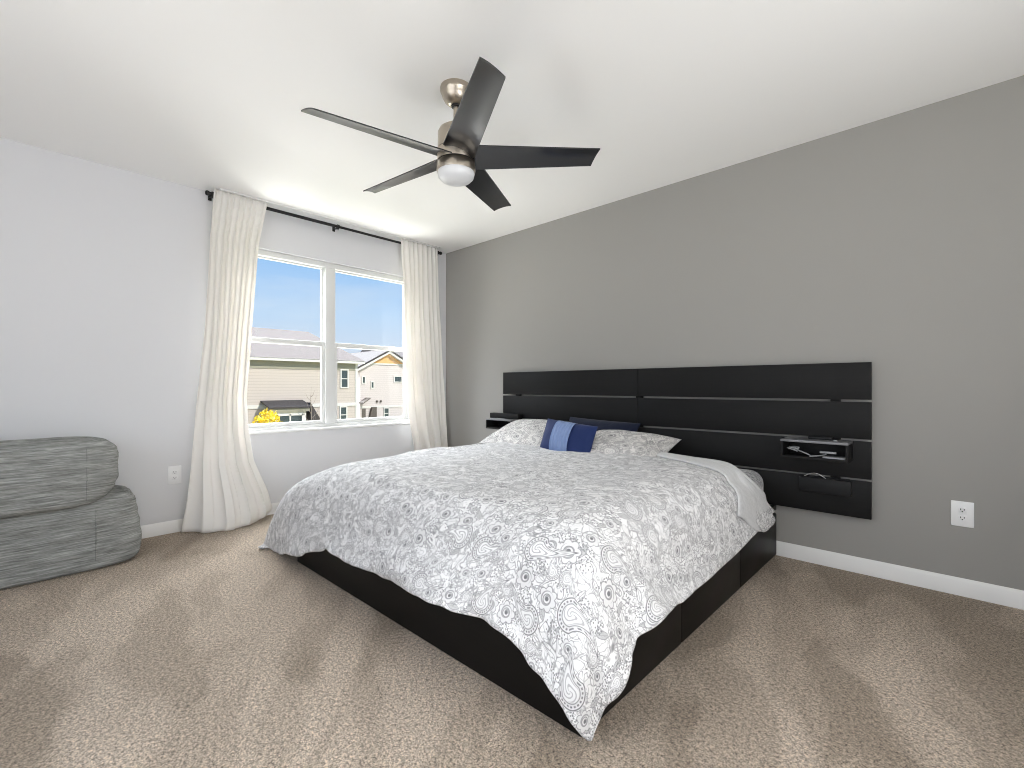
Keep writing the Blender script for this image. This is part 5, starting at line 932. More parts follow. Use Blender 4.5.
[85, 27, 23, 13, 20, 33, 24, 29, 28, 31, 9, 27, 29, 20, 29, 11, 33, 2, 26, 30, 2, 28, 12, -16, 5, 7, -2, -2, 1, 3, 1, 1, 1, 2, -1, -2, -2, -1, 1, 1, 1, 3, 3, 2, 1, -3, -4, -2, 0, 2, -1, -4, -4, -2, 2, 4, 3, 0, 0, -1, 1, 0, -1, 0, -2, 0, 1, -10, -3, -13, -33, -15, -30, -38, -37, -37, -36, -24, -23],
[88, 19, 20, 22, 22, 21, 27, 30, 27, 23, 22, 23, 24, 21, 27, 20, 16, 28, 11, 31, 14, 11, 26, -16, 4, 7, -2, -1, 0, 2, 1, 1, 2, 2, -1, -3, -2, 1, 2, 0, -1, 0, 2, 3, 1, -3, -3, 0, 0, 0, -2, -3, -2, 0, 2, 3, 2, 1, -1, 0, 1, 1, 0, -2, -4, -1, 0, -8, -1, -14, -33, -15, -28, -38, -37, -35, -33, -28, -33],
[91, 10, 18, 29, 24, 16, 27, 22, 35, 17, 30, 26, 14, 24, 18, 36, 7, 28, 26, 13, 31, 12, 8, 13, -15, 9, -2, 0, -1, 0, 1, 1, 3, 2, -1, -3, -1, 1, 1, 0, -3, 0, 2, 2, 1, -2, -1, 0, -1, -2, -2, 0, 1, 0, 2, 1, 2, 0, -1, -1, 2, 2, 0, -3, -4, -3, -1, -2, -3, -14, -33, -17, -25, -38, -34, -38, -23, -38, -36],
[66, 28, 23, 24, 29, 22, 23, 31, 19, 28, 25, 23, 22, 22, 26, 13, 31, 12, 24, 23, 22, 20, 8, 13, -15, 5, 0, 0, -1, -1, 0, 1, 3, 2, -1, -2, 0, 0, 1, -2, -2, 0, 3, 2, 1, -1, -1, 0, -2, -2, -1, 3, 2, 1, 0, 0, 0, 0, -1, -2, 2, 2, 0, -3, -4, -3, -3, 1, -2, -13, -34, -18, -23, -36, -34, -33, -30, -36, -36],
[71, 8, 35, 17, 31, 32, 12, 29, 28, 22, 37, 16, 30, 20, 15, 29, 7, 32, 13, 30, 24, 9, 14, 15, -11, 0, 1, 1, -1, -2, 0, 1, 2, 2, 0, 0, 0, -1, -2, -2, -1, 2, 3, 1, 0, 0, 0, 0, -2, -1, 1, 5, 3, 0, -2, 0, -1, -1, -3, -2, 1, 2, 0, -3, -4, -2, -2, 3, -6, -10, -31, -24, -18, -32, -35, -33, -36, -32, -33],
[49, 30, 24, 32, 23, 27, 27, 27, 24, 29, 25, 25, 17, 25, 18, 25, 25, 14, 22, 18, 31, 10, 17, -8, 13, -4, 1, 1, -2, -1, 0, 1, 1, 2, 2, 1, -1, -4, -4, -2, 1, 3, 2, 1, -2, 0, 2, 1, -1, 1, 4, 5, 2, -1, -2, 0, -2, -3, -4, -2, 1, 1, -1, -4, -2, 0, 0, -2, -4, -6, -33, -5, -31, -34, -35, -34, -30, -35, -33],
[36, 36, 18, 32, 37, 20, 23, 24, 36, 20, 30, 22, 12, 34, 24, 7, 27, 33, 11, 26, 16, 30, 3, 14, -12, 6, 1, 0, -1, -1, 2, 0, 1, 2, 3, 1, -4, -5, -5, -2, 2, 2, 2, -1, -2, 1, 2, 2, 1, 4, 6, 3, 1, -2, -1, -1, -2, -4, -3, -2, 0, 0, -3, -3, -1, 2, 1, -1, -3, -8, -20, -21, -23, -32, -35, -32, -35, -31, -34],
[33, 33, 33, 31, 18, 31, 29, 25, 24, 23, 24, 22, 23, 21, 22, 29, 25, 15, 23, 20, 19, 19, 13, 7, 6, -1, 0, -1, -1, 1, 2, 1, 0, 1, 3, 0, -5, -5, -4, -2, 2, 2, 0, -2, -1, 1, 2, 1, 3, 5, 6, 2, -1, -2, -1, 0, -2, -3, -2, -1, 0, -2, -4, -1, 0, 2, 2, -1, 0, -8, -17, -25, -26, -27, -33, -36, -35, -35, -25],
[45, 17, 27, 31, 28, 30, 23, 34, 18, 24, 12, 33, 33, 19, 29, 7, 18, 31, 29, 15, 16, 26, 12, 11, -6, 8, 0, -2, -1, 1, 2, 0, 0, 1, 1, 0, -4, -4, -3, -1, 1, 0, -2, -2, 0, 2, 1, 1, 3, 6, 4, 0, -1, -2, 0, -1, 0, -1, 0, -2, -1, -2, -2, 0, 2, 1, 2, 1, -1, -13, -14, -34, -23, -24, -34, -32, -30, -36, -36],
[34, 24, 27, 28, 27, 27, 28, 27, 19, 20, 33, 25, 25, 25, 13, 28, 29, 15, 16, 26, 26, 17, 16, 5, 4, 7, 0, -2, -1, 1, 2, -1, 0, 1, 1, -1, -2, -2, -3, -2, 0, -1, -2, -2, 1, 1, 1, 2, 4, 3, 2, -2, -1, 0, 1, 1, 1, 1, -1, -2, -1, -1, 0, 1, 2, 1, 1, -1, -3, -6, -20, -21, -28, -26, -36, -32, -32, -31, -32],
[49, -9, 30, 30, 37, 33, 14, 27, 28, 30, 14, 25, 31, 22, 33, 2, 23, 26, 34, 18, 12, 16, 23, 14, 9, 1, 0, -2, -1, 0, 1, 0, 0, 1, 0, 0, -1, -1, -3, -3, -1, -2, -2, 0, 0, 1, 2, 2, 4, 1, -1, -2, 1, 2, 1, 3, 2, 1, -1, -3, 0, 1, 0, 2, 1, 1, 0, -4, -2, -5, -24, -25, -24, -26, -27, -35, -35, -34, -25],
  ],
]

G = np.moveaxis(np.cumsum(np.array(CLOTH_MM), axis=2), 0, 2) / 1000.0
NJ, NI = G.shape[:2]
CW, CH = 3.00, 2.05
bm = bmesh.new()
uvlay = bm.loops.layers.uv.new('UVMap')
vv = [[bm.verts.new(G[j, i]) for i in range(NI)] for j in range(NJ)]
for j in range(NJ - 1):
    for i in range(NI - 1):
        f = bm.faces.new((vv[j][i], vv[j][i + 1], vv[j + 1][i + 1], vv[j + 1][i]))
        for l, (jj, ii) in zip(f.loops, ((j, i), (j, i + 1), (j + 1, i + 1), (j + 1, i))):
            l[uvlay].uv = (ii / (NI - 1) * CW, jj / (NJ - 1) * CH)
duvet = mesh_obj('duvet', bm, M['paisley'], None, origin=(2.18, -1.2, .55), deg=180)
so_ = duvet.modifiers.new('thickness', 'SOLIDIFY')
so_.thickness = .014
so_.offset = 1.0
sb = duvet.modifiers.new('smooth', 'SUBSURF')
sb.levels = sb.render_levels = 1
tag(duvet, 'white and grey paisley duvet spread over the king bed', 'duvet')


# the head edge of the duvet is turned back, in a strip that widens towards the right side
def turned_back():
    bm = bmesh.new()
    uvl_ = bm.loops.layers.uv.new('UVMap')
    i0 = int(NI * .50)
    nI, nW = 70, 14
    dj = np.gradient(G, axis=0)
    di = np.gradient(G, axis=1)
    N = np.cross(di, dj)
    N /= np.linalg.norm(N, axis=2, keepdims=True) + 1e-9

    def at(arr, j, i):
        j = min(max(j, 0), NJ - 1.001)
        i = min(max(i, 0), NI - 1.001)
        a, b = int(j), int(i)
        f, e = j - a, i - b
        return arr[a, b] * (1 - f) * (1 - e) + arr[a + 1, b] * f * (1 - e) + arr[a, b + 1] * (1 - f) * e + arr[a + 1, b + 1] * f * e
    rows = []
    for k in range(nI + 1):
        t = k / nI
        i = i0 + (NI - 1 - i0) * t
        w = float(np.interp(t, [0, .3, .54, .74, 1], [.03, .045, .12, .27, .52]))
        dw = w / .036
        row = []
        for q in range(nW + 1):
            s_ = q / nW
            j = NJ - 1 - dw * s_
            i = i0 + (NI - 1 - 4.0 * s_ - i0) * t
            n_ = Vector(at(N, j, i)).normalized()
            lift = .019 + .010 * math.sin(PI * min(1, s_ * 1.0)) ** .6
            p = Vector(at(G, j, i)) + n_ * lift
            if q == 0:
                p = Vector(at(G, NJ - 1, i)) + n_ * .002 + Vector((0, .010, 0))
            p.z -= .09 * max(0, (t - .80) / .20) ** 1.5 * math.sin(PI * min(1, s_ + .12)) ** .8
            row.append(bm.verts.new(p))
        rows.append(row)
    for k in range(nI):
        for q in range(nW):
            f = bm.faces.new((rows[k][q], rows[k + 1][q], rows[k + 1][q + 1], rows[k][q + 1]))
            f.material_index = 1 if k / nI > .93 and q / nW < .55 else 0
            for l, (kk, qq) in zip(f.loops, ((k, q), (k + 1, q), (k + 1, q + 1), (k, q + 1))):
                l[uvl_].uv = (kk / nI * 1.5, qq / nW * .5)
    o = mesh_obj('turned_back_edge', bm, [M['duvet_back'], M['paisley']], duvet, deg=180)
    o['label'] = 'plain light grey underside folded back'
    s2 = o.modifiers.new('thickness', 'SOLIDIFY')
    s2.thickness = .012
    s2.offset = 0
    s3 = o.modifiers.new('smooth', 'SUBSURF')
    s3.levels = s3.render_levels = 1


turned_back()


def pillow(name, mat, cx, cy, cz, w, h, t, rot, seed=0, label=None, cat='pillow', group=None, pinch=.05, uvs=1.0, n=36, wr=.008):
    """soft cushion: two bulging faces meeting in a seam, corners drawn out"""
    bm = bmesh.new()
    uvlay = bm.loops.layers.uv.new('UVMap')
    R = Matrix.Rotation(rot[2], 3, 'Z') @ Matrix.Rotation(rot[1], 3, 'Y') @ Matrix.Rotation(rot[0], 3, 'X')
    c = Vector((cx, cy, cz))
    grids = []
    for s in (1, -1):
        g = []
        for j in range(n + 1):
            row = []
            for i in range(n + 1):
                u, v = -1 + 2 * i / n, -1 + 2 * j / n
                u, v = math.sin(u * PI / 2), math.sin(v * PI / 2)
                hgt = (max(0, 1 - abs(u) ** 2.4) ** .55) * (max(0, 1 - abs(v) ** 2.4) ** .55)
                x = u * w / 2 * (1 - pinch * (1 - v * v))
                y = v * h / 2 * (1 - pinch * (1 - u * u))
                z = s * t / 2 * hgt
                p = Vector((x * 6 + seed * 3.1, y * 6, s * .7 + seed))
                z += hgt * wr * (noise.noise(p) + .6 * noise.noise(p * 2.3)) * s
                edge = (i in (0, n) or j in (0, n))
                if edge and s == -1:
                    row.append(grids[0][j][i])
                else:
                    row.append(bm.verts.new(c + R @ Vector((x, y, z))))
            g.append(row)
        grids.append(g)
        for j in range(n):
            for i in range(n):
                q = [(j, i), (j, i + 1), (j + 1, i + 1), (j + 1, i)]
                if s < 0:
                    q.reverse()
                f = bm.faces.new([g[a][b] for a, b in q])
                for l, (a, b) in zip(f.loops, q):
                    l[uvlay].uv = (b / n * w + seed * 1.7, a / n * h + seed * .9)
    o = mesh_obj(name, bm, mat, None, origin=(cx, cy, cz), deg=60)
    tag(o, label, cat, group)
    return o, c, R


pillow('pillow', M['paisley_pillow'], 1.50, -.345, .636, .74, .48, .165, (math.radians(20), math.radians(0), math.radians(-2)), 1,
       'paisley pillow on the window side of the bed, left of the blue cushion')
pillow('pillow', M['paisley_pillow'], 2.335, -.345, .614, .63, .44, .15, (math.radians(16), math.radians(2), math.radians(4)), 2,
       'paisley pillow to the right of the blue cushion')
pillow('pillow', M['navy'], 2.01, -.155, .652, .62, .26, .11, (math.radians(58), math.radians(2), math.radians(1)), 3,
       'navy blue pillow behind the small cushion, against the headboard')

# small cushion with a pleated pale band
cush_label = 'small navy throw cushion with pale blue pleated band'
cu, cc_, cR = pillow('throw_cushion', M['navy_bright'], 2.008, -.540, .652, .42, .245, .12, (math.radians(70), math.radians(5), math.radians(2)), 4,
                     cush_label, 'cushion', pinch=.03, n=28, wr=.004)
bm = bmesh.new()
nu, nv = 72, 14
for s in (1, -1):
    rows = []
    for i in range(nu + 1):
        u = -.44 + .70 * i / nu
        row = []
        for j in range(nv + 1):
            v = -1 + 2 * j / nv
            v = math.sin(v * PI / 2)
            hgt = (max(0, 1 - abs(u) ** 2.4) ** .55) * (max(0, 1 - abs(v) ** 2.4) ** .55)
            z = s * (.065 * hgt + .004 + .0055 * (1 - abs(math.sin(i / nu * PI * 6)) ** .5))
            row.append(bm.verts.new(cc_ + cR @ Vector((u * .215, v * .1225 * (1 - .03 * (1 - u * u)) * 1.01, z))))
        rows.append(row)
    for i in range(nu):
        for j in range(nv):
            bm.faces.new((rows[i][j], rows[i + 1][j], rows[i + 1][j + 1], rows[i][j + 1]))
pb = mesh_obj('pleated_band', bm, M['pale_blue'], cu, deg=80)
pb['label'] = 'pale blue pleated band'

# ------------------------------------------------------------------ headboard
hb = thing('headboard', 'wide black slatted headboard panel fixed to the grey wall', 'headboard', (2.27, -.025, .31))
zs = [(.310, .5090), (.5215, .7215), (.7345, .9335), (.9465, 1.147)]
for z0, z1 in zs:
    for xa, xb in ((.907, 2.2785), (2.2805, 3.640)):
        mesh_obj('panel', B(xa, xb, -.052, -.034, z0, z1, bev=.0012), M['board_wood'], hb)
for x in (1.072, 2.2795, 3.477):
    mesh_obj('support_batten', B(x - .022, x + .022, -.0335, -.002, .34, 1.12), M['bed_wood'], hb)


def shelf(x0, x1, z0, z1, label):
    """open-fronted wall box"""
    t = .012
    y0, y1 = -.205, -.0535
    s = thing('wall_shelf', label, 'shelf', ((x0 + x1) / 2, y1, z0), 'box shelves on the headboard')
    for nm, a in (('shelf_top', (x0, x1, y0, y1, z1 - t, z1)), ('shelf_bottom', (x0, x1, y0, y1, z0, z0 + t)),
                  ('shelf_side', (x0, x0 + t, y0, y1, z0 + t, z1 - t)), ('shelf_side', (x1 - t, x1, y0, y1, z0 + t, z1 - t)),
                  ('shelf_back', (x0 + t, x1 - t, y1 - t, y1, z0 + t, z1 - t))):
        mesh_obj(nm, B(*a, bev=.001), M['shelf_top'] if nm == 'shelf_top' else M['board_wood'], s)
    return s


m = NT('dusty_black_painted_sheen')
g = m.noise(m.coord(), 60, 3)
m.set(Base_Color=m.mix(g, (.13, .13, .137, 1), (.19, .19, .2, 1)), Roughness=.3)  # grey reflection on the dusty top put into a lighter base colour
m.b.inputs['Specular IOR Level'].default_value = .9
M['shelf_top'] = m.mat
shelf(3.246, 3.560, .620, .722, 'open black box shelf on the headboard, right of the bed, holding cables')
shelf(.836, 1.150, .634, .724, 'black box shelf at the window end of the headboard')

# things on and in the right shelf
bm = bmesh.new()
pts = []
for i in range(60):
    t = i / 59
    pts.append((3.285 + .20 * t + .012 * math.sin(t * 19), -.165 + .02 * math.sin(t * 9) + .02 * t, .664 - .018 * min(1, t * 2) + .012 * math.sin(t * 7 + 1)))
tube(bm, pts, .0036, 8)
for k in range(3):
    tube(bm, [(3.295 + .024 * math.cos(a + k) + .006 * k, -.158 + .014 * math.sin(a), .6385 + .0045 * k + .016 * (1 + math.sin(a * .5))) for a in np.linspace(0, 2 * PI, 24)], .0034, 8)
cb = mesh_obj('charging_cable', bm, M['grey_cable'])
tag(cb, 'tangled light grey charging cable inside the right box shelf', 'cable')
bm = bmesh.new()
box(bm, 3.43, 3.505, -.185, -.168, .657, .668, bev=.004)
tag(mesh_obj('charger_plug', bm, M['grey_cable'], None, origin=(3.47, -.176, .657)), 'slim pale charger lying over the cable in right box shelf', 'charger')
bm = bmesh.new()
box(bm, 3.445, 3.545, -.19, -.10, .6325, .640, bev=.001)
tag(mesh_obj('booklet', bm, M['paper'], None, origin=(3.495, -.15, .6325)), 'thin grey booklet flat in the right box shelf', 'booklet')
bm = bmesh.new()
box(bm, 3.36, 3.475, -.105, -.070, .7225, .7385, bev=.005)
rm = mesh_obj('remote_control', bm, M['black_plastic'], None, origin=(3.42, -.09, .7225))
tag(rm, 'black remote control on top of the right box shelf', 'remote')
bm = lathe(bmesh.new(), [(.002, 0), (.013, 0), (.013, .004), (.008, .006), (.003, .006)], (3.488, -.10, .7225), 20)
tag(mesh_obj('coin', bm, M['chrome'], None, origin=(3.488, -.10, .7225)), 'small shiny round piece beside the remote on right box shelf', 'trinket')

# flat black box hanging from the lowest gap, with a bright wire loop above it
sbx = thing('hanging_box', 'flat black box on the lowest headboard panel under right shelf', 'box', (3.435, -.054, .42))
mesh_obj('box_body', B(3.312, 3.556, -.092, -.0535, .424, .505, bev=.004), M['black_plastic'], sbx)
bm = bmesh.new()
tube(bm, [(3.335 + .105 * t, -.075, .505 + .024 * math.sin(PI * t)) for t in np.linspace(0, 1, 20)], .0026, 8)
wl = mesh_obj('wire_loop', bm, M['chrome'], sbx)
wl['label'] = 'bright curved wire'

# things on the left shelf
bm = bmesh.new()
box(bm, .795, 1.155, -.115, -.056, .7245, .772, bev=.003)
tag(mesh_obj('media_box', bm, M['board_wood'], None, origin=(.98, -.09, .7245)), 'long dark box lying on the window-end headboard shelf', 'box')
bm = bmesh.new()
box(bm, .88, 1.02, -.195, -.135, .7245, .728, bev=.001)
tag(mesh_obj('notepad', bm, M['paper'], None, origin=(.95, -.16, .7245)), 'pale flat notepad on the window-end headboard shelf', 'notepad')

# ------------------------------------------------------------------ ceiling fan
FC = Vector((2.232, -1.722, 0))
fan = thing('ceiling_fan', 'brushed nickel ceiling fan with five black blades', 'ceiling fan', (FC.x, FC.y, HT))
L = lambda prof: lathe(bmesh.new(), prof, FC, 56)
mesh_obj('canopy', L([(.074, HT - .0005), (.076, HT - .008), (.074, HT - .022), (.070, HT - .026), (.066, HT - .044), (.054, HT - .066), (.036, HT - .080), (.026, HT - .084), (.022, HT - .084)]), M['nickel'], fan)
mesh_obj('canopy_collar', L([(.022, HT - .083), (.022, HT - .092), (.014, HT - .094)]), M['black_metal'], fan)
mesh_obj('downrod', L([(.0125, HT - .08), (.0125, 2.255)]), M['nickel'], fan)
mesh_obj('motor_housing', L([(.0135, 2.262), (.030, 2.262), (.052, 2.256), (.078, 2.238), (.086, 2.222), (.087, 2.150), (.0865, 2.1455)]), M['nickel'], fan)
mesh_obj('housing_seam', L([(.083, 2.146), (.083, 2.140)]), M['black_metal'], fan)
mesh_obj('blade_hub', L([(.087, 2.1405), (.0885, 2.136), (.0885, 2.088), (.088, 2.0865)]), M['nickel'], fan)
mesh_obj('hub_seam', L([(.084, 2.087), (.084, 2.081)]), M['black_metal'], fan)
lk = mesh_obj('light_kit', L([(.088, 2.0815), (.0905, 2.078), (.0925, 2.046), (.090, 2.036)]), M['nickel'], fan)
mesh_obj('lamp_lens', L([(.087, 2.040), (.088, 2.030), (.084, 2.014), (.071, 2.000), (.045, 1.992), (.020, 1.989), (.004, 1.989)]), M['frost'], lk)


def blade(ang, base=.0, tilt=math.radians(17)):
    bm = bmesh.new()
    NL, NW = 18, 8
    r0, r1 = .062, .678
    d = Vector((math.cos(ang), math.sin(ang), 0))
    s = Vector((-math.sin(ang), math.cos(ang), 0))
    top, bot = [], []
    for i in range(NL + 1):
        t = i / NL
        r = r0 + (r1 - r0) * t
        w = .152 - .048 * t
        rt, rb = [], []
        for j in range(NW + 1):
            q = j / NW - .5
            rr = r - (.028 * (q + .5) * t)              # slanted tip
            tl = tilt
            y = q * w * math.cos(tl)
            z = -q * w * math.sin(tl) - .006 * (1 - (2 * q) ** 2) * -1
            p = FC + d * rr + s * y + Vector((0, 0, 2.108 + z + base))
            edge = .0030 if j in (0, NW) or i == NL else .0042
            rt.append(bm.verts.new(p + Vector((0, 0, edge))))
            rb.append(bm.verts.new(p - Vector((0, 0, edge))))
        top.append(rt)
        bot.append(rb)
    for i in range(NL):
        for j in range(NW):
            bm.faces.new((top[i][j], top[i + 1][j], top[i + 1][j + 1], top[i][j + 1]))
            bm.faces.new((bot[i][j], bot[i][j + 1], bot[i + 1][j + 1], bot[i + 1][j]))
    for i in range(NL):
        bm.faces.new((top[i][0], bot[i][0], bot[i + 1][0], top[i + 1][0]))
        bm.faces.new((top[i][NW], top[i + 1][NW], bot[i + 1][NW], bot[i][NW]))
    for j in range(NW):
        bm.faces.new((top[NL][j], bot[NL][j], bot[NL][j + 1], top[NL][j + 1]))
        bm.faces.new((top[0][j], top[0][j + 1], bot[0][j + 1], bot[0][j]))
    mesh_obj('fan_blade', bm, M['blade'], fan, deg=40)


for k in range(5):
    blade(math.radians(43.0 + 72 * k))

# ------------------------------------------------------------------ curtains and rod
rod = thing('curtain_rod', 'black curtain rod above the window', 'curtain rod', (.085, -1.18, 2.398))
bm = bmesh.new()
tube(bm, [(.085, -2.215, 2.398), (.085, -1.25, 2.398)], .0125, 16)
mesh_obj('rod', bm, M['black_metal'], rod)
bm = bmesh.new()
tube(bm, [(.085, -1.25, 2.398), (.085, -.150, 2.398)], .0105, 16)
mesh_obj('inner_rod', bm, M['black_metal'], rod)
for y, sgn in ((-2.215, -1), (-.150, 1)):
    mesh_obj('finial', lathe(bmesh.new(), [(.004, 0), (.016, 0), (.018, sgn * .010), (.015, sgn * .020), (.006, sgn * .024)], (.085, y, 2.398), 20, axis='Y'), M['black_metal'], rod)
for y in (-2.19, -1.25, -.175):
    bm = bmesh.new()
    box(bm, .0, .006, y - .012, y + .012, 2.375, 2.425, bev=.002)
    tube(bm, [(.004, y, 2.398), (.05, y, 2.388), (.085, y, 2.383)], .006, 8)
    lathe(bm, [(.0135, -.008), (.018, -.008), (.018, .008), (.0135, .008)], (.085, y, 2.398), 20, cap=False, axis='Y')
    tube(bm, [(.085, y, 2.383), (.085, y, 2.368)], .004, 8)
    mesh_obj('bracket', bm, M['black_metal'], rod)


def interp(tab, z):
    for (za, *a), (zb, *b) in zip(tab, tab[1:]):
        if zb <= z <= za:
            t = (za - z) / (za - zb)
            return [p + (q - p) * t for p, q in zip(a, b)]
    return list(tab[-1][1:]) if z < tab[-1][0] else list(tab[0][1:])


def curtain(name, tab, label, nf, seed, hem_wave, ztop=2.428):
    """tab rows: z, y of left edge, y of right edge, depth off the wall, fold depth, belly"""
    NU, NV = 150, 90
    bm = bmesh.new()
    g = []
    for j in range(NV + 1):
        v = j / NV
        row = []
        for i in range(NU + 1):
            u = i / NU
            zb = hem_wave(u)
            z = ztop + (zb - ztop) * v
            yl, yr, xc, amp, belly = interp(tab, z)
            ph = nf * u + .55 * noise.noise(Vector((u * 3.0 + seed, z * .9, seed))) * (1.4 - z / 2.6)
            f = math.sin(2 * PI * ph) + .5 * math.sin(2 * PI * ph * .5 + seed)
            f2 = math.sin(2 * PI * (nf * .45) * u + seed * 2 + 1.1 * z)
            k = min(1, max(0, (2.2 - z) / 1.6))
            x = xc + amp * .62 * (f * (1 - .78 * k) + f2 * .95 * k) + belly * math.sin(PI * u) ** .8
            x += .010 * noise.noise(Vector((u * 5, z * 2.2, seed + 4)))
            y = yl + (yr - yl) * u + .25 * amp * math.cos(2 * PI * ph)
            if j == 0:
                x -= 0
            row.append(bm.verts.new((max(x, .018), y, z)))
        g.append(row)
    for j in range(NV):
        for i in range(NU):
            bm.faces.new((g[j][i], g[j + 1][i], g[j + 1][i + 1], g[j][i + 1]))
    o = mesh_obj(name, bm, M['curtain'], None, origin=(.12, (tab[0][1] + tab[0][2]) / 2, .0), deg=180)
    s = o.modifiers.new('thickness', 'SOLIDIFY')
    s.thickness = .003
    tag(o, label, 'curtain', 'cream curtains at the window')
    return o


curtain('curtain', [(2.44, -2.195, -1.835, .122, .010, 0), (2.30, -2.205, -1.86, .120, .014, 0), (2.10, -2.22, -1.895, .115, .020, .005), (1.45, -2.245, -1.945, .105, .026, .015),
                    (.92, -2.30, -1.975, .105, .030, .03), (.69, -2.32, -1.965, .110, .030, .04), (.46, -2.34, -1.93, .115, .032, .06),
                    (.22, -2.365, -1.835, .115, .034, .10), (.08, -2.385, -1.80, .105, .030, .145), (0, -2.39, -1.815, .090, .026, .165)],
        'long cream curtain panel on the left of the window, pooling on the carpet', 9, 1.3,
        lambda u: .006 + .012 * max(0, math.sin(u * 9 + 1)) + (.07 * max(0, (u - .82) / .18) ** 1.2))
curtain('curtain', [(2.44, -.640, -.205, .122, .010, 0), (2.30, -.632, -.200, .120, .014, 0), (1.85, -.605, -.182, .115, .022, .005), (1.08, -.570, -.135, .11, .028, .01),
                    (.69, -.535, -.110, .11, .030, .015), (.40, -.475, -.090, .115, .030, .02), (0, -.43, -.075, .12, .030, .03)],
        'cream curtain panel on the right of the window, by the grey wall', 8, 4.7,
        lambda u: .008 + .01 * math.sin(u * 7) ** 2)

# ------------------------------------------------------------------ wall outlets
def outlet(loc, axis, w, h, label, slots=True):
    t = thing('wall_outlet', label, 'outlet', loc)
    x, y, z = loc

    def bx(a0, a1, d0, d1, z0, z1, bev=0.0):      # a along the wall, d off the wall
        if axis == 'y':
            return B(x + a0, x + a1, y - d1, y - d0, z + z0, z + z1, bev=bev)
        return B(x + d0, x + d1, y + a0, y + a1, z + z0, z + z1, bev=bev)
    mesh_obj('cover_plate', bx(-w / 2, w / 2, .0005, .006, -h / 2, h / 2, .0025), M['plate'], t)
    for s in (1, -1):
        rc = mesh_obj('receptacle', bx(-.016, .016, .006, .0075, s * .0195 - .0135, s * .0195 + .0135, .0007), M['plate'], t)
        for a in (-.0065, .0065):
            mesh_obj('slot', bx(a - .0014, a + .0014, .0072, .0080, s * .0195 - .001, s * .0195 + .007), M['slot'], rc)
        mesh_obj('ground_hole', bx(-.0025, .0025, .0072, .0080, s * .0195 - .009, s * .0195 - .0045), M['slot'], rc)


outlet((3.988, 0, .397), 'y', .082, .122, 'white double power outlet low on the grey wall')
outlet((0, -2.402, .400), 'x', .078, .125, 'white outlet on the pale wall between bean bag and curtain')

# ------------------------------------------------------------------ bean bag lounger
def soft_block(cx, cy, cz, sx, sy, sz, ex=3.2, seed=0, shear=None, n=40, amp=.012, ez=None):
    bm = bmesh.new()
    bmesh.ops.create_cube(bm, size=2)
    bmesh.ops.subdivide_edges(bm, edges=bm.edges[:], cuts=n, use_grid_fill=True)
    ez = ez or ex
    for v in bm.verts:
        p = v.co.copy()
        a = Vector([math.copysign(math.sin(abs(c_) * PI / 4) / math.sin(PI / 4), c_) for c_ in p])
        rxy = (abs(a.x) ** ex + abs(a.y) ** ex) ** (1 / ex)
        k = 1 / max(1e-6, (rxy ** ez + abs(a.z) ** ez) ** (1 / ez))
        q = a * k
        nn = q.normalized()
        wv_ = noise.noise(Vector((q.x * 1.5 + seed, q.y * 1.5, q.z * 5))) + .5 * noise.noise(Vector((q.x * 4, q.y * 3 + seed, q.z * 11)))
        q = Vector((q.x * sx / 2, q.y * sy / 2, q.z * sz / 2)) + nn * amp * wv_
        if shear:
            q = shear(q)
        v.co = q + Vector((cx, cy, cz))
    return bm


bb = thing('bean_bag_chair', 'heathered grey bean bag lounger by the pale wall', 'bean bag', (.27, -3.2, 0))


def sh_base(q):
    t = (q.z + .20) / .40
    y = q.y - (.05 * t if q.y > 0 else 0) * min(1, abs(q.y) / .3)
    if q.y > 0 and q.z < 0:
        y -= .05 * (-q.z / .2) ** 3
    return Vector((q.x * (1 - .06 * t), y, max(q.z, -.197)))


def sh_back(q):
    y = q.y
    if q.z < 0 and q.y > 0:
        y -= .11 * (-q.z / .21) ** 1.7 * min(1, q.y / .5)
    return Vector((q.x, y, q.z + (.02 * max(0, -q.y) if q.z < 0 else 0)))


mesh_obj('base_cushion', soft_block(.270, -3.305, .198, .50, 1.36, .40, 7, 1, sh_base, ez=16, amp=.007), M['bean'], bb, deg=180)
mesh_obj('back_cushion', soft_block(.300, -3.385, .535, .52, 1.26, .37, 8, 5, sh_back, ez=7, amp=.008), M['bean'], bb, deg=180)
for nm, y, x, z0, z1 in (('back_seam', -2.90, .5575, .40, .68), ('base_seam', -2.86, .5185, .05, .34)):
    bm = bmesh.new()
    tube(bm, [(x - .006 * (2 * t - 1) ** 4, y, z0 + (z1 - z0) * t) for t in np.linspace(0, 1, 14)], .0025, 8)
    mesh_obj(nm, bm, M['bean'], bb)

# ------------------------------------------------------------------ outside
GZ = -3.05
struct(mesh_obj('ground_lawn', B(-120, -.6, -60, 110, GZ - .2, GZ), M['grass'], smooth=False))


def win(parent, x, y0, y1, z0, z1, sash=True):
    f = bmesh.new()
    t = .09
    for a in ((y0 - t, y0, z0 - t, z1 + t), (y1, y1 + t, z0 - t, z1 + t), (y0, y1, z1, z1 + t), (y0, y1, z0 - t, z0)):
        box(f, x - .02, x + .07, *a)
    if sash:
        box(f, x, x + .05, y0, y1, (z0 + z1) / 2 - .03, (z0 + z1) / 2 + .03)
    fo = mesh_obj('window', f, M['ext_trim'], parent, smooth=False)
    mesh_obj('pane', B(x - .02, x + .02, y0, y1, z0, z1), M['ext_glass'], fo, smooth=False)


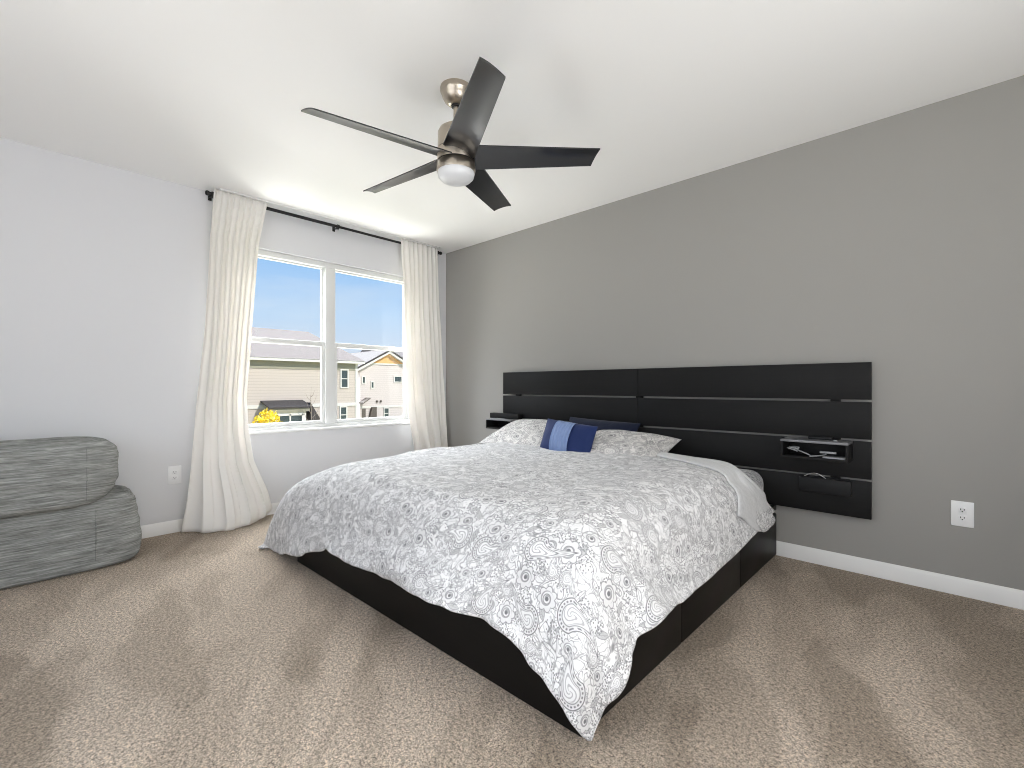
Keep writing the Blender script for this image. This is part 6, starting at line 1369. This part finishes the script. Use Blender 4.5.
h1x = -28.8
hA = thing('house', 'tan two-storey house with grey hipped roof, left in the window view', 'house', (h1x - 4.5, 3.5, GZ))
mesh_obj('wall', B(h1x - 9, h1x, -8, 14.5, GZ, 2.85), M['siding_tan'], hA, smooth=False)
mesh_obj('frieze_board', B(h1x, h1x + .04, -8, 14.5, 2.20, 2.72), M['soffit'], hA, smooth=False)
mesh_obj('eave', B(h1x - 9.4, h1x + .42, -8.4, 14.92, 2.72, 2.92), M['ext_trim'], hA, smooth=False)
mesh_obj('floor_band', B(h1x, h1x + .06, -8, 14.5, -.42, -.18), M['ext_trim'], hA, smooth=False)
mesh_obj('corner_board', B(h1x - .1, h1x + .05, 14.36, 14.54, GZ, 2.72), M['ext_trim'], hA, smooth=False)
bm = bmesh.new()
e = [(h1x + .45, -8.45, 2.9), (h1x + .45, 14.95, 2.9), (h1x - 9.45, 14.95, 2.9), (h1x - 9.45, -8.45, 2.9)]
rz = 5.35
rdg = [(h1x - 4.5, -3.5, rz), (h1x - 4.5, 12.75, rz)]
V = [bm.verts.new(p) for p in e + rdg]
for f in ((0, 1, 5, 4), (1, 2, 5), (2, 3, 4, 5), (3, 0, 4), (0, 3, 2, 1)):
    bm.faces.new([V[i] for i in f])
mesh_obj('roof', bm, M['shingle'], hA, smooth=False)
win(hA, h1x, 13.26, 13.72, .98, 2.20)
win(hA, h1x, 13.20, 13.62, -1.62, -.52)
# bump-out with shed roof and sliding door
pb_ = mesh_obj('porch_wall', B(h1x, h1x + 1.3, 8.05, 10.15, GZ, -.62), M['ext_trim'], hA, smooth=False)
bm = bmesh.new()
prism(bm, [(h1x, .10), (h1x + 1.5, -.30), (h1x + 1.5, -.40), (h1x, 0)], 'y', 7.75, 10.45)
mesh_obj('porch_roof', bm, M['shingle_dark'], hA, smooth=False)
bm = bmesh.new()
prism(bm, [(h1x + .8, -.24), (h1x + .8, -.62), (h1x + 1.42, -.62), (h1x + 1.42, -.40)], 'y', 7.85, 10.35)
mesh_obj('porch_fascia', bm, M['soffit'], hA, smooth=False)
bm = bmesh.new()
prism(bm, [(10.45, -.06), (11.15, -1.25), (10.45, -1.25)], 'x', h1x + .1, h1x + 1.3)
mesh_obj('stair_roof', bm, M['shingle_dark'], hA, smooth=False)
bm = bmesh.new()
for a in ((8.25, 8.35), (9.05, 9.15), (9.85, 9.95)):
    box(bm, h1x + 1.30, h1x + 1.36, a[0], a[1], GZ + .05, -.78)
box(bm, h1x + 1.30, h1x + 1.36, 8.25, 9.95, -.88, -.78)
sd = mesh_obj('sliding_door', bm, M['ext_trim'], hA, smooth=False)
mesh_obj('pane', B(h1x + 1.29, h1x + 1.32, 8.35, 9.85, GZ + .05, -.88), M['ext_glass'], sd, smooth=False)

h2x = -36.0
hB = thing('house', 'cream gabled house with orange gable, right in the window view', 'house', (h2x - 5, 21.6, GZ))
mesh_obj('wall', B(h2x - 10, h2x, 18.7, 34.0, GZ, 2.75), M['siding_white'], hB, smooth=False)
bm = bmesh.new()
prism(bm, [(18.7, 2.75), (24.5, 2.75), (21.6, 4.30)], 'x', h2x - 10, h2x)
mesh_obj('gable_wall', bm, M['siding_white'], hB, smooth=False)
bm = bmesh.new()
prism(bm, [(19.75, 3.22), (23.45, 3.22), (21.6, 4.22)], 'x', h2x, h2x + .04)
mesh_obj('gable_shakes', bm, M['peach'], hB, smooth=False)
mesh_obj('gable_band', B(h2x, h2x + .07, 19.6, 23.6, 3.10, 3.24), M['ext_trim'], hB, smooth=False)
for s in (-1, 1):
    bm = bmesh.new()
    yo = 21.6 + s * 3.35
    prism(bm, [(21.6, 4.42), (yo, 2.63), (yo, 2.41), (21.6, 4.20)], 'x', h2x + .02, h2x + .42)
    mesh_obj('rake_board', bm, M['ext_trim'], hB, smooth=False)
    bm = bmesh.new()
    prism(bm, [(21.6, 4.60), (yo + s * .1, 2.76), (yo + s * .1, 2.60), (21.6, 4.42)], 'x', h2x - 10.3, h2x + .46)
    mesh_obj('gable_roof', bm, M['shingle_dark'], hB, smooth=False)
bm = bmesh.new()
prism(bm, [(h2x - .8, 2.7), (h2x - 10.4, 2.7), (h2x - 5.6, 5.35)], 'y', 22.4, 34.3)
mesh_obj('main_roof', bm, M['shingle_dark'], hB, smooth=False)
mesh_obj('floor_band', B(h2x, h2x + .05, 18.7, 34, -1.0, -.82), M['ext_trim'], hB, smooth=False)
for a in ((18.95, 19.15, 1.36, 1.9, False), (19.84, 20.04, .9, 1.42, False), (22.36, 23.12, 1.5, 1.98, False), (21.22, 21.66, -2.05, -1.1, True)):
    win(hB, h2x, *a)
mesh_obj('door', B(h2x, h2x + .05, 18.88, 19.24, GZ, -1.05), M['ext_dark'], hB, smooth=False)
bm = bmesh.new()
prism(bm, [(19.45, -2.3), (19.8, -.92), (20.25, -.92), (20.25, -2.3)], 'x', h2x, h2x + .3)
mesh_obj('stair_side', bm, M['ext_dark'], hB, smooth=False)
mesh_obj('meter_box', B(h2x, h2x + .12, 20.35, 20.5, -.5, -.3), M['ext_dark'], hB, smooth=False)
mesh_obj('meter_box', B(h2x, h2x + .12, 20.75, 20.9, -.5, -.3), M['ext_dark'], hB, smooth=False)
bm = bmesh.new()
prism(bm, [(18.55, -.55), (19.25, -.12), (19.25, -.02), (18.55, -.45)], 'x', h2x, h2x + .9)
mesh_obj('door_hood', bm, M['ext_dark'], hB, smooth=False)


def bush(name, x, y, r, h, mat, label, n=700, seed=1, leaf=.09):
    random.seed(seed)
    t = thing(name, label, 'shrub', (x, y, GZ))
    bm = bmesh.new()
    for _ in range(n):
        while True:
            p = Vector((random.uniform(-1, 1), random.uniform(-1, 1), random.uniform(-1, 1)))
            if .35 < p.length < 1:
                break
        p *= 1 + .18 * noise.noise(p * 2.5)
        c_ = Vector((x + p.x * r, y + p.y * r, GZ + h * .5 + p.z * h * .5))
        q = Matrix.Rotation(random.uniform(0, 2 * PI), 3, Vector((random.uniform(-1, 1), random.uniform(-1, 1), random.uniform(-1, 1))).normalized())
        s = leaf * random.uniform(.6, 1.3)
        pts = [q @ Vector(k) * s + c_ for k in ((-1, 0, 0), (0, -.5, .12), (1, 0, 0), (0, .5, .12))]
        vs_ = [bm.verts.new(k) for k in pts]
        bm.faces.new(vs_)
    me_o = mesh_obj('foliage', bm, mat, t, smooth=False)
    bm = bmesh.new()
    for k in range(6):
        a = k * 1.05
        tube(bm, [(x, y, GZ), (x + .2 * r * math.cos(a), y + .2 * r * math.sin(a), GZ + h * .35), (x + .6 * r * math.cos(a), y + .6 * r * math.sin(a), GZ + h * .75)], .03, 6, .01)
    mesh_obj('stem', bm, M['bark2'], t)
    return t


bush('shrub', -24.6, 6.72, .85, 2.75, M['leaf_yellow'], 'yellow flowering shrub outside, left in the window view', 1500, 3, .11)
bush('shrub', -34.6, 19.55, .6, 1.0, M['leaf_green'], 'small dull green shrub by the cream house', 500, 5, .09)

tr = thing('bare_tree', 'thin bare sapling in front of the tan house', 'tree', (-26.6, 10.1, GZ))
bm = bmesh.new()
random.seed(8)
tube(bm, [(-26.6, 10.1, GZ), (-26.6, 10.12, -1.2), (-26.62, 10.08, .3), (-26.6, 10.1, 1.0)], .035, 8, .010)
mesh_obj('trunk', bm, M['bark'], tr)
for k in range(9):
    z = -1.9 + k * .28
    a = k * 2.4
    ln = .95 - .07 * k
    bm = bmesh.new()
    tube(bm, [(-26.6, 10.1, z), (-26.6 + .4 * ln * math.cos(a), 10.1 + .4 * ln * math.sin(a), z + .35 * ln), (-26.6 + .7 * ln * math.cos(a), 10.1 + .75 * ln * math.sin(a), z + ln * 1.1)], .016, 6, .006)
    mesh_obj('branch', bm, M['bark'], tr)
